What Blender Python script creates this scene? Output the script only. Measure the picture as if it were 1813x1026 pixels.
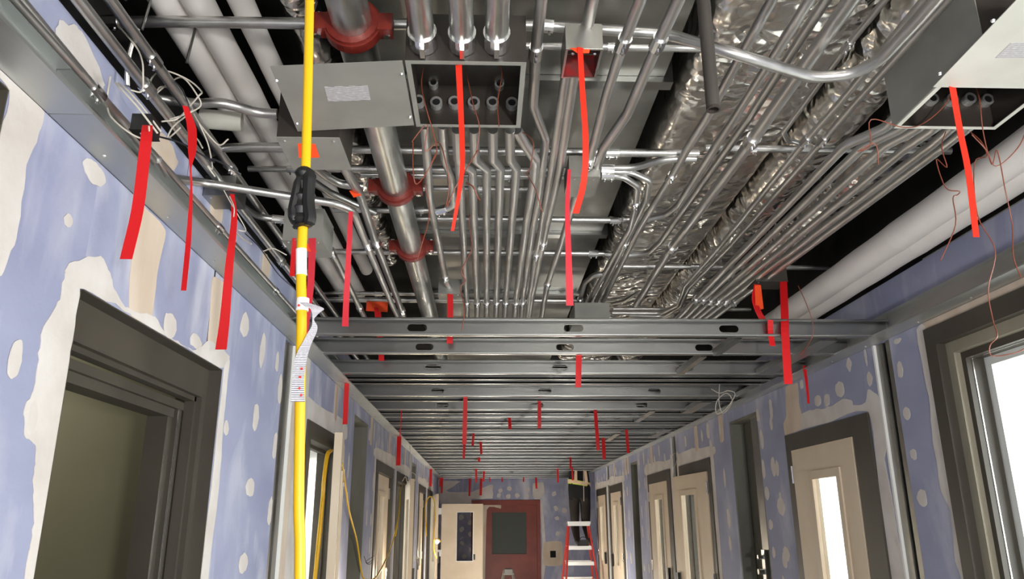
import bpy, bmesh, math, random
from mathutils import Vector, Matrix, noise
from mathutils.geometry import tessellate_polygon
random.seed(7)
S = bpy.context.scene
COL = S.collection
for o in list(bpy.data.objects): bpy.data.objects.remove(o)

# ------------------------------------------------------------------ camera
F_PX, PITCH, YAW, ROLL, HC = 1360.0, math.radians(16.853), math.radians(2.047), math.radians(-.276), 1.6
_fw = Vector((math.sin(YAW)*math.cos(PITCH), math.cos(YAW)*math.cos(PITCH), math.sin(PITCH)))
_r0 = Vector((math.cos(YAW), -math.sin(YAW), 0)); _u0 = _r0.cross(_fw)
_rt = _r0*math.cos(ROLL)+_u0*math.sin(ROLL); _up = _u0*math.cos(ROLL)-_r0*math.sin(ROLL)
EYE = Vector((0, 0, HC))
cam = bpy.data.cameras.new('camera'); cam.sensor_width = 36; cam.lens = F_PX/1813*36; cam.clip_start = .02
co = bpy.data.objects.new('camera', cam); COL.objects.link(co)
m = Matrix.Identity(4)
for i, v in enumerate((_rt, _up, -_fw)):
    for j in range(3): m[j][i] = v[j]
m.translation = EYE
co.matrix_world = m
S.camera = co

# ------------------------------------------------------------------ world, exposure, lights
S.view_settings.view_transform = 'Standard'; S.view_settings.look = 'None'
S.view_settings.gamma = 1; S.view_settings.use_curve_mapping = False
S.view_settings.exposure = 0.25
w = bpy.data.worlds.new('world'); S.world = w; w.use_nodes = True
w.node_tree.nodes['Background'].inputs[0].default_value = (.9, .95, 1, 1)
w.node_tree.nodes['Background'].inputs[1].default_value = .02

def area(loc, target, sx, sy, power, col=(1, 1, 1), spread=180):
    l = bpy.data.lights.new('area_lamp', 'AREA'); l.shape = 'RECTANGLE'; l.size = sx; l.size_y = sy
    l.energy = power; l.color = col; l.spread = math.radians(spread)
    o = bpy.data.objects.new('area_lamp', l); COL.objects.link(o); o.location = loc
    o.rotation_euler = (Vector(target)-Vector(loc)).to_track_quat('-Z', 'Y').to_euler()
    return o
def point(loc, power, col=(1, .8, .55), r=.04):
    l = bpy.data.lights.new('point_light', 'POINT'); l.energy = power; l.color = col; l.shadow_soft_size = r
    o = bpy.data.objects.new('point_light', l); COL.objects.link(o); o.location = loc; return o
# work light beside the camera on the right, and softer fill added behind it
area((1.0, -1.5, 1.4), (-.1, 2.6, 2.5), .24, .24, 72, (1, .97, .93))
area((1.3, .0, 1.9), (-.9, 2.4, 2.25), .5, .5, 12, (1, .98, .95))
area((-.2, -1.9, .5), (.4, 2.6, 2.9), 1.2, .5, 34, (1, .97, .94))
# the lit room beyond the near right opening
area((3.6, 2.0, 1.5), (2.0, 2.2, 1.6), 1.8, 2.0, 110, (.97, 1, .98))
area((4.2, 2.6, 1.8), (5.0, 2.6, 1.6), 1.6, 1.6, 90, (.97, 1, .96))
area((-2.3, 2.95, 2.45), (-1.7, 3.6, 1.0), .3, .3, 5, (1, .97, .85))  # fill added to brighten the dark left room, no lamp seen there
# daylight in the rooms along both sides of the corridor
for yy in (4.6, 7.6, 10.5, 13.3):
    area((3.2, yy, 2.3), (4.3, yy, 1.0), 1.5, 1.5, 130, (.99, .98, .96))
for yy in (4.8, 7.8, 10.4, 13.6):
    area((-2.0, yy, 2.3), (-2.8, yy, 1.0), 1.0, 1.5, 45, (1, .99, .97))
# warm bulbs of the temporary light string down the corridor
for yy, pw in ((5.4, 7), (7.9, 9), (10.6, 13), (12.9, 8)):
    point((-.72, yy, 1.12), pw, (1, .84, .62))

# unseen fill lights added near the floor to brighten the far corridor
point((1.3, 11.6, .35), 34, (1, .93, .82), .1); point((.1, 13.7, .35), 60, (1, .93, .82), .1); point((.6, 8.2, .35), 16, (1, .93, .82), .1)
# ------------------------------------------------------------------ materials
def mat(name, col, rough=.5, metal=0.0, spec=.5):
    m = bpy.data.materials.new(name); m.use_nodes = True
    b = m.node_tree.nodes['Principled BSDF']
    b.inputs['Base Color'].default_value = (*col, 1); b.inputs['Roughness'].default_value = rough
    b.inputs['Metallic'].default_value = metal; b.inputs['Specular IOR Level'].default_value = spec
    return m
def nd(m, t, **kw):
    n = m.node_tree.nodes.new(t)
    for k, v in kw.items():
        if k in n.inputs: n.inputs[k].default_value = v
        else: setattr(n, k, v)
    return n
def lk(m, a, b): m.node_tree.links.new(a, b)
def bsdf(m): return m.node_tree.nodes['Principled BSDF']
def coords(m, scale=(1, 1, 1), kind='Object'):
    t = nd(m, 'ShaderNodeTexCoord'); mp = nd(m, 'ShaderNodeMapping'); mp.inputs['Scale'].default_value = scale
    lk(m, t.outputs[kind], mp.inputs['Vector']); return mp.outputs[0]
def vary(m, c0, c1, scale=(3, 3, 3), detail=5, lo=.35, hi=.65, bump=0, bscale=None, rr=None):
    v = coords(m, scale); n = nd(m, 'ShaderNodeTexNoise'); n.inputs['Scale'].default_value = 1; n.inputs['Detail'].default_value = detail
    lk(m, v, n.inputs['Vector'])
    r = nd(m, 'ShaderNodeValToRGB'); r.color_ramp.elements[0].position = lo; r.color_ramp.elements[1].position = hi
    r.color_ramp.elements[0].color = (*c0, 1); r.color_ramp.elements[1].color = (*c1, 1)
    lk(m, n.outputs['Fac'], r.inputs[0]); lk(m, r.outputs[0], bsdf(m).inputs['Base Color'])
    if rr:
        mr = nd(m, 'ShaderNodeMapRange'); mr.inputs['To Min'].default_value = rr[0]; mr.inputs['To Max'].default_value = rr[1]
        lk(m, n.outputs['Fac'], mr.inputs['Value']); lk(m, mr.outputs[0], bsdf(m).inputs['Roughness'])
    if bump:
        n2 = nd(m, 'ShaderNodeTexNoise'); n2.inputs['Scale'].default_value = bscale or 20; n2.inputs['Detail'].default_value = 4
        lk(m, coords(m), n2.inputs['Vector'])
        b = nd(m, 'ShaderNodeBump'); b.inputs['Strength'].default_value = bump; b.inputs['Distance'].default_value = .01
        lk(m, n2.outputs['Fac'], b.inputs['Height']); lk(m, b.outputs[0], bsdf(m).inputs['Normal'])
    return m
M = {}
M['blue'] = vary(mat('blue_drywall', (.3, .33, .55), .75), (.27, .29, .43), (.36, .382, .525), (1.5, 1.5, 3), 9, .35, .72, .08, 60)
mb = M['blue']; src = bsdf(mb).inputs['Base Color'].links[0].from_socket          # dried compound dust wiped over the boards
n_ = nd(mb, 'ShaderNodeTexNoise'); n_.inputs['Scale'].default_value = 1; n_.inputs['Detail'].default_value = 8; n_.inputs['Distortion'].default_value = .6
lk(mb, coords(mb, (3.5, 3.5, 1.3)), n_.inputs['Vector'])
r_ = nd(mb, 'ShaderNodeValToRGB'); r_.color_ramp.elements[0].position = .50; r_.color_ramp.elements[1].position = .76
r_.color_ramp.elements[0].color = (0, 0, 0, 1); r_.color_ramp.elements[1].color = (.75, .75, .75, 1)
lk(mb, n_.outputs['Fac'], r_.inputs[0])
x_ = nd(mb, 'ShaderNodeMix', data_type='RGBA'); x_.inputs[7].default_value = (.74, .74, .78, 1)
lk(mb, r_.outputs[0], x_.inputs[0]); lk(mb, src, x_.inputs[6]); lk(mb, x_.outputs[2], bsdf(mb).inputs['Base Color'])
M['mud'] = vary(mat('joint_compound', (.7, .66, .6), .8), (.56, .515, .48), (.70, .67, .645), (4, 4, 4), 6, .35, .65, .15, 40)
M['tape'] = vary(mat('tan_joint_tape', (.6, .5, .4), .8), (.55, .44, .34), (.68, .58, .48), (5, 5, 2), 6, .35, .65, .1, 40)
M['galv'] = vary(mat('galvanized_steel', (.6, .6, .6), .35, 1.0), (.27, .275, .265), (.38, .385, .375), (1.2, 5, 5), 3, .25, .75, 0, 30, (.24, .34))
M['track'] = vary(mat('track_steel', (.6, .6, .6), .5, 1.0), (.46, .48, .47), (.60, .62, .61), (5, 1.5, 5), 5, .3, .7, .02, 30, (.42, .6))  # paler than the stud steel: reflected light put into the colour
M['emt'] = vary(mat('conduit_steel', (.6, .6, .6), .33, 1.0), (.46, .455, .44), (.62, .615, .60), (14, 3, 14), 4, .3, .7, 0, 60, (.3, .46))
M['pipe_steel'] = vary(mat('pipe_steel', (.6, .6, .6), .3, 1.0), (.44, .45, .43), (.70, .71, .68), (16, 5, 16), 5, .35, .65, .03, 40, (.22, .45))
M['duct'] = vary(mat('duct_steel', (.5, .5, .48), .38, 1.0), (.22, .22, .20), (.38, .375, .35), (4, 4, 4), 6, .3, .7, .04, 12, (.3, .5))
M['zinc'] = mat('zinc_fitting', (.75, .75, .75), .2, 1.0)
M['boxpaint'] = vary(mat('grey_box_paint', (.3, .3, .27), .5), (.24, .24, .215), (.28, .28, .25), (6, 6, 6), 4)
M['boxdark'] = vary(mat('brown_grey_box_paint', (.07, .06, .05), .45), (.024, .019, .015), (.036, .03, .024), (6, 6, 6), 4)
M['boxlight'] = vary(mat('pale_box_paint', (.55, .55, .5), .45), (.52, .52, .46), (.6, .6, .54), (6, 6, 6), 4)
M['frame'] = vary(mat('door_frame_primer', (.1, .09, .07), .5), (.044, .038, .028), (.064, .057, .043), (3, 3, 2), 5, .35, .65)
M['reveal'] = vary(mat('beige_reveal', (.3, .27, .2), .5), (.27, .245, .185), (.33, .30, .23), (3, 3, 2), 4)
M['niche'] = vary(mat('bare_olive_steel', (.1, .1, .08), .55), (.10, .10, .08), (.2, .2, .165), (3, 3, 1), 5)
M['door'] = vary(mat('beige_door', (.6, .5, .38), .5), (.62, .51, .375), (.71, .60, .46), (2, 2, 2), 4)
M['red_door'] = vary(mat('oxide_red_primer', (.14, .02, .012), .5), (.17, .022, .014), (.23, .036, .022), (3, 3, 3), 5)
M['coupling'] = vary(mat('coupling_red', (.25, .02, .012), .4), (.13, .012, .008), (.20, .024, .016), (20, 20, 20), 4)
M['white_pipe'] = vary(mat('white_pipe_jacket', (.7, .67, .64), .55), (.76, .73, .70), (.84, .81, .78), (4, 4, 4), 4, .3, .7, .1, 8)
M['white'] = mat('white_paint', (.8, .8, .78), .7)
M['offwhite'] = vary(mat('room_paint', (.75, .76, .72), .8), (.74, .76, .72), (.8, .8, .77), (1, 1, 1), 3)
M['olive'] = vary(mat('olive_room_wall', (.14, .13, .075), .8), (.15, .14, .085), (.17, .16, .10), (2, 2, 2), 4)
M['floor'] = vary(mat('concrete_floor', (.3, .3, .29), .7), (.40, .395, .375), (.54, .53, .51), (1, 1, 1), 7, .3, .7, .1, 20)
M['slab'] = vary(mat('dark_void', (.02, .02, .02), .9), (.012, .012, .012), (.03, .028, .026), (2, 2, 2), 5)  # near-black: the darkness of the unlit void is put into the colour
M['black'] = mat('black_plastic', (.008, .008, .008), .45)
M['hole'] = mat('open_bore', (.004, .004, .004), .9)
M['blackpipe'] = vary(mat('black_iron', (.04, .035, .03), .5, .3), (.05, .045, .038), (.085, .075, .065), (8, 8, 3), 5)
M['yellow'] = mat('yellow_cord', (.70, .42, .006), .4)
M['copper'] = mat('brown_wire', (.24, .06, .03), .45)
M['wire_white'] = mat('white_wire', (.62, .58, .5), .5)
M['wire_black'] = mat('black_wire', (.02, .02, .025), .5)
M['flex'] = mat('flex_conduit', (.5, .49, .46), .35, .9)
M['orange'] = mat('orange_tag', (.95, .075, .008), .6)
M['glassgrey'] = mat('grey_wired_glass', (.075, .085, .08), .55, 0, .2)
M['rail_red'] = mat('fiberglass_red', (.55, .04, .03), .45)
M['alu_dull'] = mat('weathered_aluminium', (.36, .35, .33), .5, .7)
M['alu'] = mat('aluminium', (.75, .75, .73), .35, .8)
M['trousers'] = mat('work_trousers', (.035, .028, .025), .9)
M['jacket'] = mat('black_jacket', (.012, .012, .014), .9)
M['skin'] = mat('skin', (.5, .3, .22), .6)
M['silver_band'] = mat('reflective_band', (.92, .68, .46), .5)
M['lime'] = mat('lime_band', (.68, .85, .10), .6)
M['boot'] = mat('boot_leather', (.03, .022, .018), .6)
M['bulb'] = mat('lit_bulb', (1, .9, .7), .4)
bsdf(M['bulb']).inputs['Emission Color'].default_value = (1, .85, .6, 1); bsdf(M['bulb']).inputs['Emission Strength'].default_value = 2.5
# ribbon: bright translucent plastic film
def film(name, c):
    m = mat(name, c, .45)
    t = nd(m, 'ShaderNodeBsdfTranslucent'); t.inputs[0].default_value = (*c, 1)
    mx = nd(m, 'ShaderNodeMixShader'); mx.inputs[0].default_value = .35
    out = m.node_tree.nodes['Material Output']
    lk(m, bsdf(m).outputs[0], mx.inputs[1]); lk(m, t.outputs[0], mx.inputs[2]); lk(m, mx.outputs[0], out.inputs[0])
    return m
M['ribbon'] = film('red_ribbon_film', (.86, .015, .02))
M['ribbon_hot'] = film('scarlet_ribbon_film', (.98, .05, .02))
M['ribbon_pink'] = film('pinkish_red_ribbon_film', (.92, .06, .09))
# glass
gl = bpy.data.materials.new('clear_glass'); gl.use_nodes = True; M['glass'] = gl
b = bsdf(gl); b.inputs['Transmission Weight'].default_value = 1; b.inputs['Roughness'].default_value = .02; b.inputs['IOR'].default_value = 1.06
# foil facing: crumpled aluminium
fo = mat('foil_facing', (.90, .87, .82), .22, 1.0); M['foil'] = fo
v = coords(fo, (1, 1, 1))
n1 = nd(fo, 'ShaderNodeTexVoronoi', feature='F1'); n1.inputs['Scale'].default_value = 15
n0 = nd(fo, 'ShaderNodeTexNoise'); n0.inputs['Scale'].default_value = 4; n0.inputs['Detail'].default_value = 3
ad = nd(fo, 'ShaderNodeVectorMath', operation='MULTIPLY_ADD'); ad.inputs[1].default_value = (.25, .25, .25)
lk(fo, v, n0.inputs['Vector']); lk(fo, n0.outputs['Color'], ad.inputs[0]); lk(fo, v, ad.inputs[2]); lk(fo, ad.outputs[0], n1.inputs['Vector'])
mxh = nd(fo, 'ShaderNodeMath', operation='ADD'); lk(fo, n1.outputs['Distance'], mxh.inputs[0]); lk(fo, n0.outputs['Fac'], mxh.inputs[1])
bp = nd(fo, 'ShaderNodeBump'); nm = nd(fo, 'ShaderNodeTexNoise'); nm.inputs['Scale'].default_value = 2.2; nm.inputs['Detail'].default_value = 2; lk(fo, v, nm.inputs['Vector'])
mr_ = nd(fo, 'ShaderNodeMapRange'); mr_.inputs['From Min'].default_value = .38; mr_.inputs['From Max'].default_value = .60; mr_.inputs['To Min'].default_value = .16; mr_.inputs['To Max'].default_value = .9
lk(fo, nm.outputs['Fac'], mr_.inputs['Value']); lk(fo, mr_.outputs[0], bp.inputs['Strength']); bp.inputs['Distance'].default_value = .03
lk(fo, mxh.outputs[0], bp.inputs['Height']); lk(fo, bp.outputs[0], b.inputs['Normal'] if False else bsdf(fo).inputs['Normal'])
# printed paper: rows of tiny grey print
def printed(name, base, ink, sx, sy):
    m = mat(name, base, .6)
    v = coords(m, (sx, sy, 1), 'UV')
    br = nd(m, 'ShaderNodeTexNoise'); br.inputs['Scale'].default_value = 1; br.inputs['Detail'].default_value = 2
    lk(m, v, br.inputs['Vector'])
    wv = nd(m, 'ShaderNodeTexWave', wave_type='BANDS', bands_direction='Y'); wv.inputs['Scale'].default_value = .5
    lk(m, v, wv.inputs['Vector'])
    mu = nd(m, 'ShaderNodeMath', operation='MULTIPLY'); lk(m, br.outputs['Fac'], mu.inputs[0]); lk(m, wv.outputs['Fac'], mu.inputs[1])
    r = nd(m, 'ShaderNodeValToRGB'); r.color_ramp.elements[0].position = .20; r.color_ramp.elements[1].position = .27
    r.color_ramp.elements[0].color = (*base, 1); r.color_ramp.elements[1].color = (*ink, 1)
    lk(m, mu.outputs[0], r.inputs[0]); lk(m, r.outputs[0], bsdf(m).inputs['Base Color'])
    return m
M['label'] = printed('printed_label', (.74, .72, .73), (.2, .2, .21), 9, 10)
M['tag'] = printed('printed_tag', (.70, .69, .71), (.16, .16, .2), 4, 60)

# ------------------------------------------------------------------ projection helpers: a photograph ray met with a real plane
def ray(px, py): return _fw + _rt*((px-906.5)/F_PX) - _up*((py-513)/F_PX)
def P(px, py, x=None, y=None, z=None):
    d = ray(px, py)
    t = (x-EYE.x)/d.x if x is not None else (y-EYE.y)/d.y if y is not None else (z-EYE.z)/d.z
    return EYE + d*t
CR = {'A': (0, 0, .2923), 'B': (460, 0, .2924), 'C': (900, 0, .2924), 'D': (1333, 0, .2923), 'E': (240, 250, .3411),
      'F': (640, 250, .3411), 'G': (1000, 250, .3411), 'H': (1333, 250, .3412), 'L': (0, 480, .5322), 'R': (1333, 560, .4541), 'I': (0, 0, 1)}
def K(c, *pts):
    ox, oy, s = CR[c]; return [(ox+p[0]*s, oy+p[1]*s) for p in pts]

# ------------------------------------------------------------------ mesh building
class MB:
    def __init__(s): s.v = []; s.f = []; s.mi = []; s.cur = 0
    def add(s, vs, fs):
        n = len(s.v); s.v += [Vector(q) for q in vs]
        for f in fs: s.f.append([n+i for i in f]); s.mi.append(s.cur)
        return s
    def box(s, x0, x1, y0, y1, z0, z1):
        a, b = sorted((x0, x1)); c, d = sorted((y0, y1)); e, f = sorted((z0, z1))
        vs = [(a, c, e), (b, c, e), (b, d, e), (a, d, e), (a, c, f), (b, c, f), (b, d, f), (a, d, f)]
        return s.add(vs, [(3, 2, 1, 0), (4, 5, 6, 7), (0, 1, 5, 4), (1, 2, 6, 5), (2, 3, 7, 6), (3, 0, 4, 7)])
    def hexa(s, q):     # eight corners: bottom four, top four
        return s.add(q, [(3, 2, 1, 0), (4, 5, 6, 7), (0, 1, 5, 4), (1, 2, 6, 5), (2, 3, 7, 6), (3, 0, 4, 7)])
    def obox(s, c, ax, ay, az, hx, hy, hz):
        c = Vector(c); q = []
        for dz in (-1, 1):
            for dx, dy in ((-1, -1), (1, -1), (1, 1), (-1, 1)): q.append(c+ax*hx*dx+ay*hy*dy+az*hz*dz)
        return s.hexa(q)
    def tube(s, pts, r, n=10, cap=True, closed=False):
        pts = [Vector(p) for p in pts]; rs = r if isinstance(r, (list, tuple)) else [r]*len(pts)
        L = len(pts); base = len(s.v); up = None
        for i, p in enumerate(pts):
            if closed: t = pts[(i+1) % L]-pts[i-1]
            else: t = pts[min(i+1, L-1)]-pts[max(i-1, 0)]
            if t.length < 1e-9: t = Vector((0, 0, 1))
            t.normalize()
            if up is None:
                up = Vector((0, 0, 1)) if abs(t.z) < .9 else Vector((1, 0, 0))
            a = t.cross(up)
            if a.length < 1e-6: a = t.orthogonal()
            a.normalize(); up = a.cross(t).normalized()
            for k in range(n):
                an = 2*math.pi*k/n; s.v.append(p+(a*math.cos(an)+up*math.sin(an))*rs[i])
        for i in range(L if closed else L-1):
            j = (i+1) % L
            for k in range(n):
                k2 = (k+1) % n
                s.f.append([base+i*n+k, base+i*n+k2, base+j*n+k2, base+j*n+k]); s.mi.append(s.cur)
        if cap and not closed:
            s.f.append([base+k for k in range(n)][::-1]); s.mi.append(s.cur)
            s.f.append([base+(L-1)*n+k for k in range(n)]); s.mi.append(s.cur)
        return s
    def ring(s, c, ax, ro, ri, h, n=16):   # hollow washer / collar about axis ax
        c = Vector(c); ax = Vector(ax).normalized(); a = ax.orthogonal().normalized(); b = ax.cross(a); base = len(s.v)
        for rr, hh in ((ro, -h/2), (ro, h/2), (ri, h/2), (ri, -h/2)):
            for k in range(n):
                t = 2*math.pi*k/n; s.v.append(c+ax*hh+(a*math.cos(t)+b*math.sin(t))*rr)
        for q in range(4):
            for k in range(n):
                k2 = (k+1) % n; q2 = (q+1) % 4
                s.f.append([base+q*n+k, base+q*n+k2, base+q2*n+k2, base+q2*n+k]); s.mi.append(s.cur)
        return s
    def plate(s, outline, holes, fn, th):  # 2D outline with holes, fn(u, v, w) -> world, thickness th
        loops = [[Vector((a, b, 0)) for a, b in outline]]+[[Vector((a, b, 0)) for a, b in h] for h in holes]
        flat = [q for l in loops for q in l]; tri = tessellate_polygon(loops); n = len(flat)
        vs = [fn(q.x, q.y, 0) for q in flat]+[fn(q.x, q.y, th) for q in flat]
        fs = [tuple(t) for t in tri]+[tuple(i+n for i in reversed(t)) for t in tri]
        o = 0
        for l in loops:
            k = len(l)
            for i in range(k): fs.append((o+i, o+(i+1) % k, o+(i+1) % k+n, o+i+n))
            o += k
        return s.add(vs, fs)
    def build(s, name, material, parent=None, smooth=False, uv=None, fix=True):
        xs = [q.x for q in s.v]; ys = [q.y for q in s.v]; zs = [q.z for q in s.v]
        org = Vector(((min(xs)+max(xs))/2, (min(ys)+max(ys))/2, min(zs)))
        me = bpy.data.meshes.new(name)
        me.from_pydata([q-org for q in s.v], [], s.f)
        mats = material if isinstance(material, list) else [material]
        for q in mats: me.materials.append(M[q])
        if len(mats) > 1:
            for p, i in zip(me.polygons, s.mi): p.material_index = i
        if fix:
            bm = bmesh.new(); bm.from_mesh(me); bmesh.ops.recalc_face_normals(bm, faces=bm.faces); bm.to_mesh(me); bm.free()
        if smooth:
            for p in me.polygons: p.use_smooth = len(p.vertices) <= 4
            try: me.set_sharp_from_angle(angle=math.radians(40))
            except Exception: pass
        if uv:
            l = me.uv_layers.new()
            for lp in me.loops: l.data[lp.index].uv = uv(me.vertices[lp.vertex_index].co+org)
        o = bpy.data.objects.new(name, me); COL.objects.link(o)
        if parent:
            o.parent = parent; o.location = org-WORLD(parent)
        else: o.location = org
        return o
def WORLD(o):
    p = Vector(o.location)
    while o.parent: o = o.parent; p = p+Vector(o.location)
    return p
def tag(o, label=None, cat=None, group=None, kind=None):
    if label: o['label'] = label
    if cat: o['category'] = cat
    if group: o['group'] = group
    if kind: o['kind'] = kind
    return o
def empty(name, loc, label=None, cat=None, group=None, kind=None):
    o = bpy.data.objects.new(name, None); COL.objects.link(o); o.location = Vector(loc); o.empty_display_size = .05
    return tag(o, label, cat, group, kind)
def fillet(pts, rad, n=5):
    pts = [Vector(p) for p in pts]; out = [pts[0]]
    for i in range(1, len(pts)-1):
        a, b, c = pts[i-1], pts[i], pts[i+1]; u = a-b; v = c-b
        if u.length < 1e-5 or v.length < 1e-5: continue
        ang = u.angle(v)
        if ang > math.radians(178): out.append(b); continue
        d = min(rad/math.tan(ang/2), u.length*.48, v.length*.48)
        p0 = b+u.normalized()*d; p2 = b+v.normalized()*d
        for k in range(n+1):
            t = k/n; out.append(p0*(1-t)**2+b*2*t*(1-t)+p2*t*t)
    out.append(pts[-1]); return out
def spline(pts, n=6):
    pts = [Vector(p) for p in pts]; q = [pts[0]*2-pts[1]]+pts+[pts[-1]*2-pts[-2]]; out = []
    for i in range(1, len(q)-2):
        a, b, c, d = q[i-1:i+3]
        for k in range(n):
            t = k/n; out.append(.5*((2*b)+(c-a)*t+(2*a-5*b+4*c-d)*t*t+(3*b-a-3*c+d)*t**3))
    out.append(pts[-1]); return out

# ================================================================== SETTING
XL, XR, ZT, DT = -.973, 2.015, 2.47, 2.145      # wall faces, underside of wall tracks, door frame tops
YE, YB = 16.6, -5.0                             # end wall, wall behind the camera
TH = .12
MB().box(-3.2, 5.2, YB-.2, YE+1.5, -.1, 0).build('floor', 'floor').__setitem__('kind', 'structure')
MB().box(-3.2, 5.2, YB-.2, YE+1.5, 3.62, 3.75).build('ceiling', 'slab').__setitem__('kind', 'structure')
L0 = P(16, 158, x=XL)
L_OPEN = [(.25, L0.y, 0, L0.z), (1.80, 2.842, 0, DT), (3.69, 3.90, 0, ZT), (4.25, 5.33, 0, DT), (5.80, 6.50, 0, 2.38), (7.07, 8.40, 0, DT), (8.73, 10.05, 0, DT),
          (10.57, 11.2, 0, 2.38), (11.7, 13.05, 0, DT), (13.5, 14.85, 0, DT)]
R_OPEN = [(1.35, 3.36, 0, 2.435), (3.68, 3.85, 0, ZT), (3.98, 5.14, 0, DT), (5.66, 6.33, 0, 2.38), (6.94, 8.08, 0, DT), (8.17, 8.40, 0, ZT),
          (8.48, 9.69, 0, DT), (10.33, 10.82, 0, 2.37), (11.52, 12.68, 0, DT), (12.74, 12.98, 0, ZT), (13.05, 14.18, 0, DT)]
def wall(name, xf, sgn, opens, y0, y1):
    root = empty(name, (xf, (y0+y1)/2, 0), kind='structure')
    xb = xf+sgn*TH; y = y0
    def pan(a, b, z0, z1):
        if b-a > .004 and z1-z0 > .004: MB().box(xf, xb, a, b, z0, z1).build('drywall_panel', 'blue', root)
    for (a, b, z0, z1) in opens:
        pan(y, a-.0, 0, ZT+.1); pan(a, b, z1, ZT+.1); y = b
    pan(y, y1, 0, ZT+.1)
    y = y0; k = 0
    zup = 2.74 if sgn < 0 else 2.75
    MB().box(xf+sgn*.25, xf+sgn*.30, y0, y1, ZT+.2, 3.62).build('void_backing', 'slab', root)  # near-black sheet stands in for the unlit void behind the boards
    while y < y1-.01:                        # boards above the ceiling track
        e = min(y+2.44, y1); MB().box(xf, xb, y+.002, e-.002, ZT+.102, zup).build('drywall_panel', 'blue', root); y = e
    return root
WL = wall('wall_left', XL, -1, L_OPEN, YB, YE)
WR = wall('wall_right', XR, 1, R_OPEN, YB, 14.45)
WE = empty('wall_end', (0.7, YE, 0), kind='structure')
RD = (P(835, 886, y=YE).x, P(956, 886, y=YE).x, P(890, 886, y=YE).z)       # red frame x0, x1, top
MB().box(XL-.1, RD[0], YE, YE+TH, 0, 3.6).build('drywall_panel', 'blue', WE)
MB().box(RD[1], 3.3, YE, YE+TH, 0, 3.6).build('drywall_panel', 'blue', WE)
MB().box(RD[0], RD[1], YE, YE+TH, RD[2], 3.6).build('drywall_panel', 'blue', WE)
WB = empty('wall_back', (0.5, YB, 0), kind='structure')
MB().box(XL-.1, XR+.1, YB-.12, YB, 0, 3.6).build('drywall_panel', 'blue', WB)
MB().box(3.18, 3.3, 14.45, YE, 0, 3.6).build('wall_alcove', 'blue').__setitem__('kind', 'structure')
def shell(name, mt, x0, x1, y0, y1, z1):     # a side room: far wall, two end walls and a ceiling
    root = empty(name, ((x0+x1)/2, (y0+y1)/2, 0), kind='structure')
    xf = x1 if abs(x1) > abs(x0) else x0; s = 1 if xf > 0 else -1
    MB().box(xf, xf+s*.08, y0, y1, 0, z1).build('far_wall', mt, root)
    MB().box(x0, x1, y0-.08, y0, 0, z1).build('end_wall', mt, root)
    MB().box(x0, x1, y1, y1+.08, 0, z1).build('end_wall', mt, root)
    MB().box(min(x0, xf), max(x1, xf), y0, y1, z1, z1+.08).build('room_ceiling', mt, root)
    return root
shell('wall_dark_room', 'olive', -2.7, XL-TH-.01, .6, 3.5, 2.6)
shell('wall_left_rooms', 'offwhite', -2.9, XL-TH-.01, 4.1, YE, 2.62)
shell('wall_bright_room', 'offwhite', XR+TH+.01, 5.0, YB, 3.5, 2.75)
shell('wall_right_rooms', 'offwhite', XR+TH+.01, 4.6, 3.85, 14.4, 2.62)

# steel columns left bare in the gaps between boards, and the bare niches
def bare_column(root, xf, s, y0, y1, z1):
    MB().box(xf+s*.10, xf+s*.115, y0, y1, 0, z1).build('gap_backing', 'slab', root)
    for a, b in ((y0, y0+(y1-y0)*.36), (y1-(y1-y0)*.42, y1-.01)):
        c = MB(); c.box(xf+s*.012, xf+s*.016, a, b, 0, z1)
        c.box(xf+s*.016, xf+s*.09, a, a+.004, 0, z1); c.box(xf+s*.016, xf+s*.09, b-.004, b, 0, z1)
        c.build('steel_stud', 'duct', root)
    MB().box(xf-s*.002, xf+s*.03, y1-.012, y1+.004, 0, z1).build('corner_bead', 'white', root)
for a, b in ((3.69, 3.90),): bare_column(WL, XL, -1, a, b, ZT)
for a, b in ((3.68, 3.85), (8.17, 8.40), (12.74, 12.98)): bare_column(WR, XR, 1, a, b, ZT)
def niche(root, xf, s, y0, y1, z1):
    MB().box(xf+s*.115, xf+s*.125, y0, y1, 0, z1).build('niche_back', 'niche', root)
    c = MB(); c.box(xf+s*.002, xf+s*.11, y0, y0+.025, 0, z1); c.build('niche_jamb', 'niche', root)
    c = MB(); c.box(xf+s*.002, xf+s*.11, y1-.025, y1, 0, z1); c.build('niche_jamb', 'niche', root)
    MB().box(xf+s*.06, xf+s*.112, y0+.05, y0+(y1-y0)*.48, 0, z1-.01).build('niche_stud', 'galv', root)
    MB().box(xf+s*.002, xf+s*.11, y0+.025, y1-.025, z1-.02, z1).build('niche_head', 'niche', root)
for a, b, z in ((5.80, 6.50, 2.38), (10.57, 11.2, 2.38)): niche(WL, XL, -1, a, b, z)
q = P(1357, 1000, x=XR+.03)
c = MB(); c.box(XR+.01, XR+.05, q.y-.03, q.y+.03, q.z-.16, q.z+.10); c.tube([(XR+.01, q.y, q.z+.05), (XR-.03, q.y, q.z+.05)], .016, 10); c.tube([(XR+.01, q.y, q.z-.05), (XR-.035, q.y, q.z-.05)], .02, 10)
c.build('lock_case', 'zinc', WR)
for a, b, z in ((5.66, 6.33, 2.38), (10.33, 10.82, 2.37)): niche(WR, XR, 1, a, b, z)

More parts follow.
